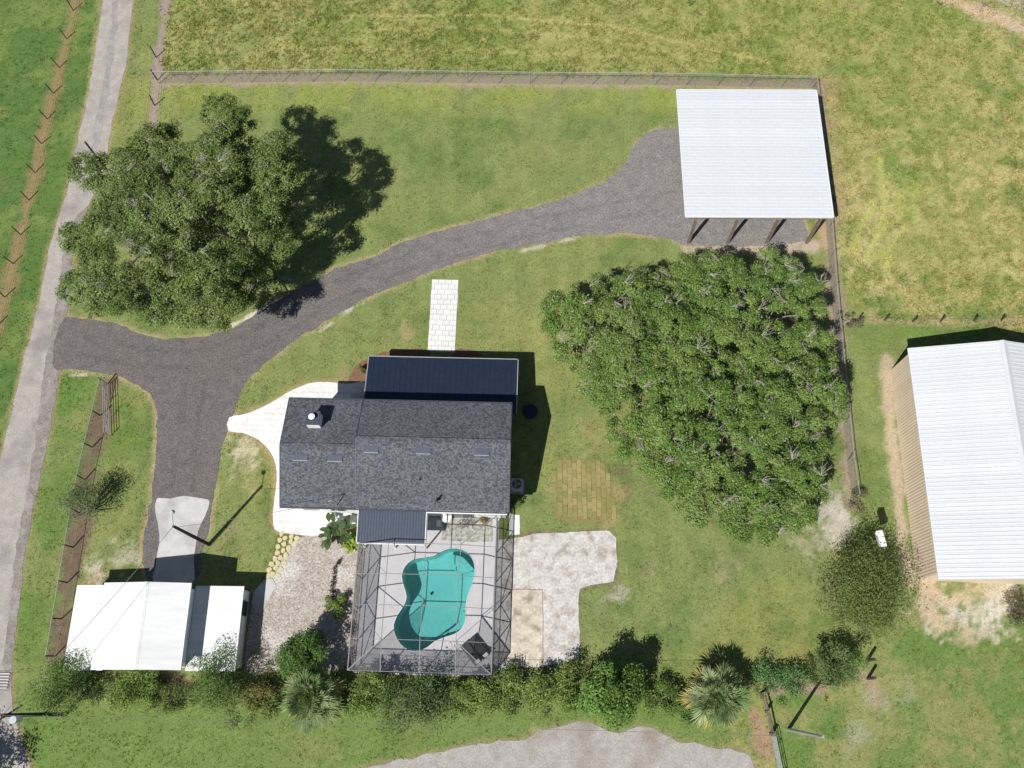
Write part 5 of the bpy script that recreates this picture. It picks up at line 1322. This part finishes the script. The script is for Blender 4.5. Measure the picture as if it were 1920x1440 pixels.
# fan palms
def palm(label, px, py, r_px, h, seed, nf):
    r = np.random.default_rng(seed); R = r_px / 22.5
    c = P(px, py, h); base = Vector((c.x, c.y, 0)); o = thing('fan_palm', label, 'palm', base)
    MB().path([base, base + Vector((.05, .03, h * .4)), base + Vector((0, 0, h * .7))], .24, .2, 9).build('trunk', M['bark'], o)
    top = base + Vector((0, 0, h * .7)); cols = [(150, 168, 118), (128, 152, 96), (168, 182, 132), (112, 138, 84), (140, 156, 100)]
    for i in range(nf):
        t = max(0.0, (i + r.uniform(-.4, .4)) / nf); a = i * 2.39996 + r.normal(0, .25); el = max(-.45, 1.35 - 1.75 * t ** .8 + r.normal(0, .12))
        L = R * r.uniform(.30, .62); dr = Vector((math.cos(a) * math.cos(el), math.sin(a) * math.cos(el), math.sin(el)))
        hub = top + dr * L; hub.z -= .12 * L * t
        side = dr.cross(Vector((0, 0, 1))).normalized(); roll = r.normal(0, .55)
        upv = side.cross(dr).normalized(); side, upv = side * math.cos(roll) + upv * math.sin(roll), upv * math.cos(roll) - side * math.sin(roll)
        V_ = []; F_ = []; fl = R * r.uniform(.36, .56); nl = 15; spread = r.uniform(.95, 1.45)
        for k in range(nl):
            s_ = (-1 + 2 * k / (nl - 1)) * spread + r.normal(0, .05); d = (dr * math.cos(s_) + side * math.sin(s_) + upv * (.25 * abs(s_))).normalized()
            ll = fl * (1 - .25 * abs(s_) / spread) * r.uniform(.85, 1.1)
            m_ = hub + d * ll * .6; m_.z -= ll * .05; e = hub + d * ll; e.z -= ll * r.uniform(.12, .34); w_ = d.cross(upv).normalized() * fl * .035
            b0 = len(V_); V_ += [tuple(hub - base), tuple(m_ + w_ - base), tuple(e - base), tuple(m_ - w_ - base)]; F_.append((b0, b0 + 1, b0 + 2, b0 + 3))
        col = np.array(alb((186, 170, 100) if t > .84 else cols[r.integers(0, 5)])) * r.uniform(.8, 1.2)
        fr = obj('frond', arr_mesh('frond', np.array(V_), np.array(F_), M['leaf'], np.repeat(col[None] * r.uniform(.75, 1.25, (nl, 1)), 4, 0)), o)
        b = MB(); b.tube(top, hub, .025, .015, 5); b.build('frond_stem', M['leaf_stalk'], fr)
palm('grey-green fan palm below the garage annex, left one of the two palms', 574, 1308, 60, 3.0, 61, 75)
palm('grey-green fan palm near the board fence, right one of the two palms', 1350, 1308, 57, 3.4, 62, 70)

# broad-leaved plant by the patio
def paddle_plant(label, px, py, seed, cols, n, L0, z0, sp):
    r = random.Random(seed); c = P(px, py); o = thing('leafy_plant', label, 'plant', c)
    for i in range(n):
        a = i * 2.4 + r.uniform(-.3, .3); el = r.uniform(.35, 1.2); L = L0 * r.uniform(.7, 1.2)
        d = Vector((math.cos(a), math.sin(a), 0)); st = Vector((r.uniform(-sp, sp), r.uniform(-sp, sp), 0))
        p0 = c + st; p1 = p0 + d * L * .35 * math.cos(el) + Vector((0, 0, z0 * r.uniform(.6, 1.0)))
        side = Vector((-d.y, d.x, 0)); pts = []; V_ = []; F_ = []
        wd = L * .17
        for k, (t, ww) in enumerate(((0, .15), (.25, .8), (.5, 1), (.78, .75), (1, .06))):
            q = p1 + d * L * .6 * t + Vector((0, 0, L * .3 * math.sin(t * 2.2) * math.sin(el) - .1 * t * t))
            V_ += [tuple(q - side * wd * ww + Vector((0, 0, .04)) - c), tuple(q - c), tuple(q + side * wd * ww + Vector((0, 0, .04)) - c)]
            if k: b0 = 3 * (k - 1); F_ += [(b0, b0 + 1, b0 + 4, b0 + 3), (b0 + 1, b0 + 2, b0 + 5, b0 + 4)]
        col = np.array(alb(r.choice(cols)))
        lf = obj('leaf', arr_mesh('leaf', np.array(V_), np.array(F_), M['leaf'], np.tile(col * r.uniform(.8, 1.2), (len(V_), 1)), True), o)
        MB().tube(p0, p1, .025, .015, 5).build('stalk', M['leaf_stalk'], lf) if 'leaf_stalk' in M else None
paddle_plant('dark green broad-leaved plant on the white patio beside the back porch', 634, 1000, 71, [(84, 106, 66), (72, 94, 56), (98, 118, 74)], 34, 1.25, 1.0, .55)
paddle_plant('bright lime green leafy plant at the corner of the cage', 660, 1022, 72, [(150, 176, 56), (166, 188, 68), (132, 160, 50)], 26, .75, .5, .28)

def undergrowth():
    r = np.random.default_rng(88); N = 330
    path = PA([(75, 1290), (170, 1300), (300, 1298), (420, 1306), (520, 1300), (680, 1300), (800, 1312), (950, 1292), (1090, 1290), (1220, 1302), (1290, 1312), (1420, 1292), (1540, 1262)])
    pts = np.array([(p.x, p.y) for p in path]); seg = np.hypot(*np.diff(pts, axis=0).T); cum = np.concatenate([[0], np.cumsum(seg)])
    t = r.uniform(0, cum[-1], N); x = np.interp(t, cum, pts[:, 0]); y = np.interp(t, cum, pts[:, 1]) + r.normal(0, .75, N)
    h = .15 + 1.1 * fbm(x, y, 2.2, 4) ** 2 + r.uniform(0, .25, N)
    cc = np.stack([x, y, h * .7], -1)
    V_, F_, col = clump_leaves(cc, .18 + .3 * r.random(N), 60, .13, .4, .9, [(84, 104, 52), (102, 122, 58), (116, 128, 62), (96, 104, 56), (72, 94, 44)], r)
    V_[:, 2] = np.maximum(V_[:, 2], .02)
    ob = obj('hedge_undergrowth', arr_mesh('hedge_undergrowth', V_, F_, M['leaf'], col)); ob['kind'] = 'stuff'; ob['label'] = 'tangled weedy undergrowth along the bottom hedge'; ob['category'] = 'undergrowth'
undergrowth()

# low dark edging hedge curving through the gravel yard
def edging():
    pts = smooth_poly(PA([(637, 1052), (629, 1066), (626, 1085), (625, 1110), (626, 1130)]), .3, .05, closed=False, seed=4)
    o = thing('edging_hedge', 'low dark curved hedge line in the beige gravel yard', 'hedge', pts[0])
    r = np.random.default_rng(5); cc = np.array([(p.x, p.y, .18) for p in pts for _ in range(2)]) + r.normal(0, .06, (len(pts) * 2, 3))
    V_, F_, col = clump_leaves(cc, r.uniform(.16, .26, len(cc)), 50, .09, .5, .9, [(84, 62, 52), (70, 54, 44), (96, 76, 58)], r)
    V_[:, 2] = np.maximum(V_[:, 2], .02)
    obj('leaves', arr_mesh('leaves', V_ - np.array(pts[0]), F_, M['leaf'], col), o)
edging()

# rope swing under the left oak
def swing():
    l, r_ = P(525, 521, .6), P(545, 520, .6)
    o = thing('rope_swing', 'wooden rope swing hanging from the edge of the left oak', 'swing', ((l + r_) / 2))
    MB().beam(l + (l - r_).normalized() * .08, r_ + (r_ - l).normalized() * .08, .26, .05).build('seat', M['rope'], o)
    for p in (l, r_): MB().tube(p, p + Vector((-.1, .25, 4.6)), .025, n=6).build('rope', M['rope'], o)
swing()

bpy.context.view_layer.update()
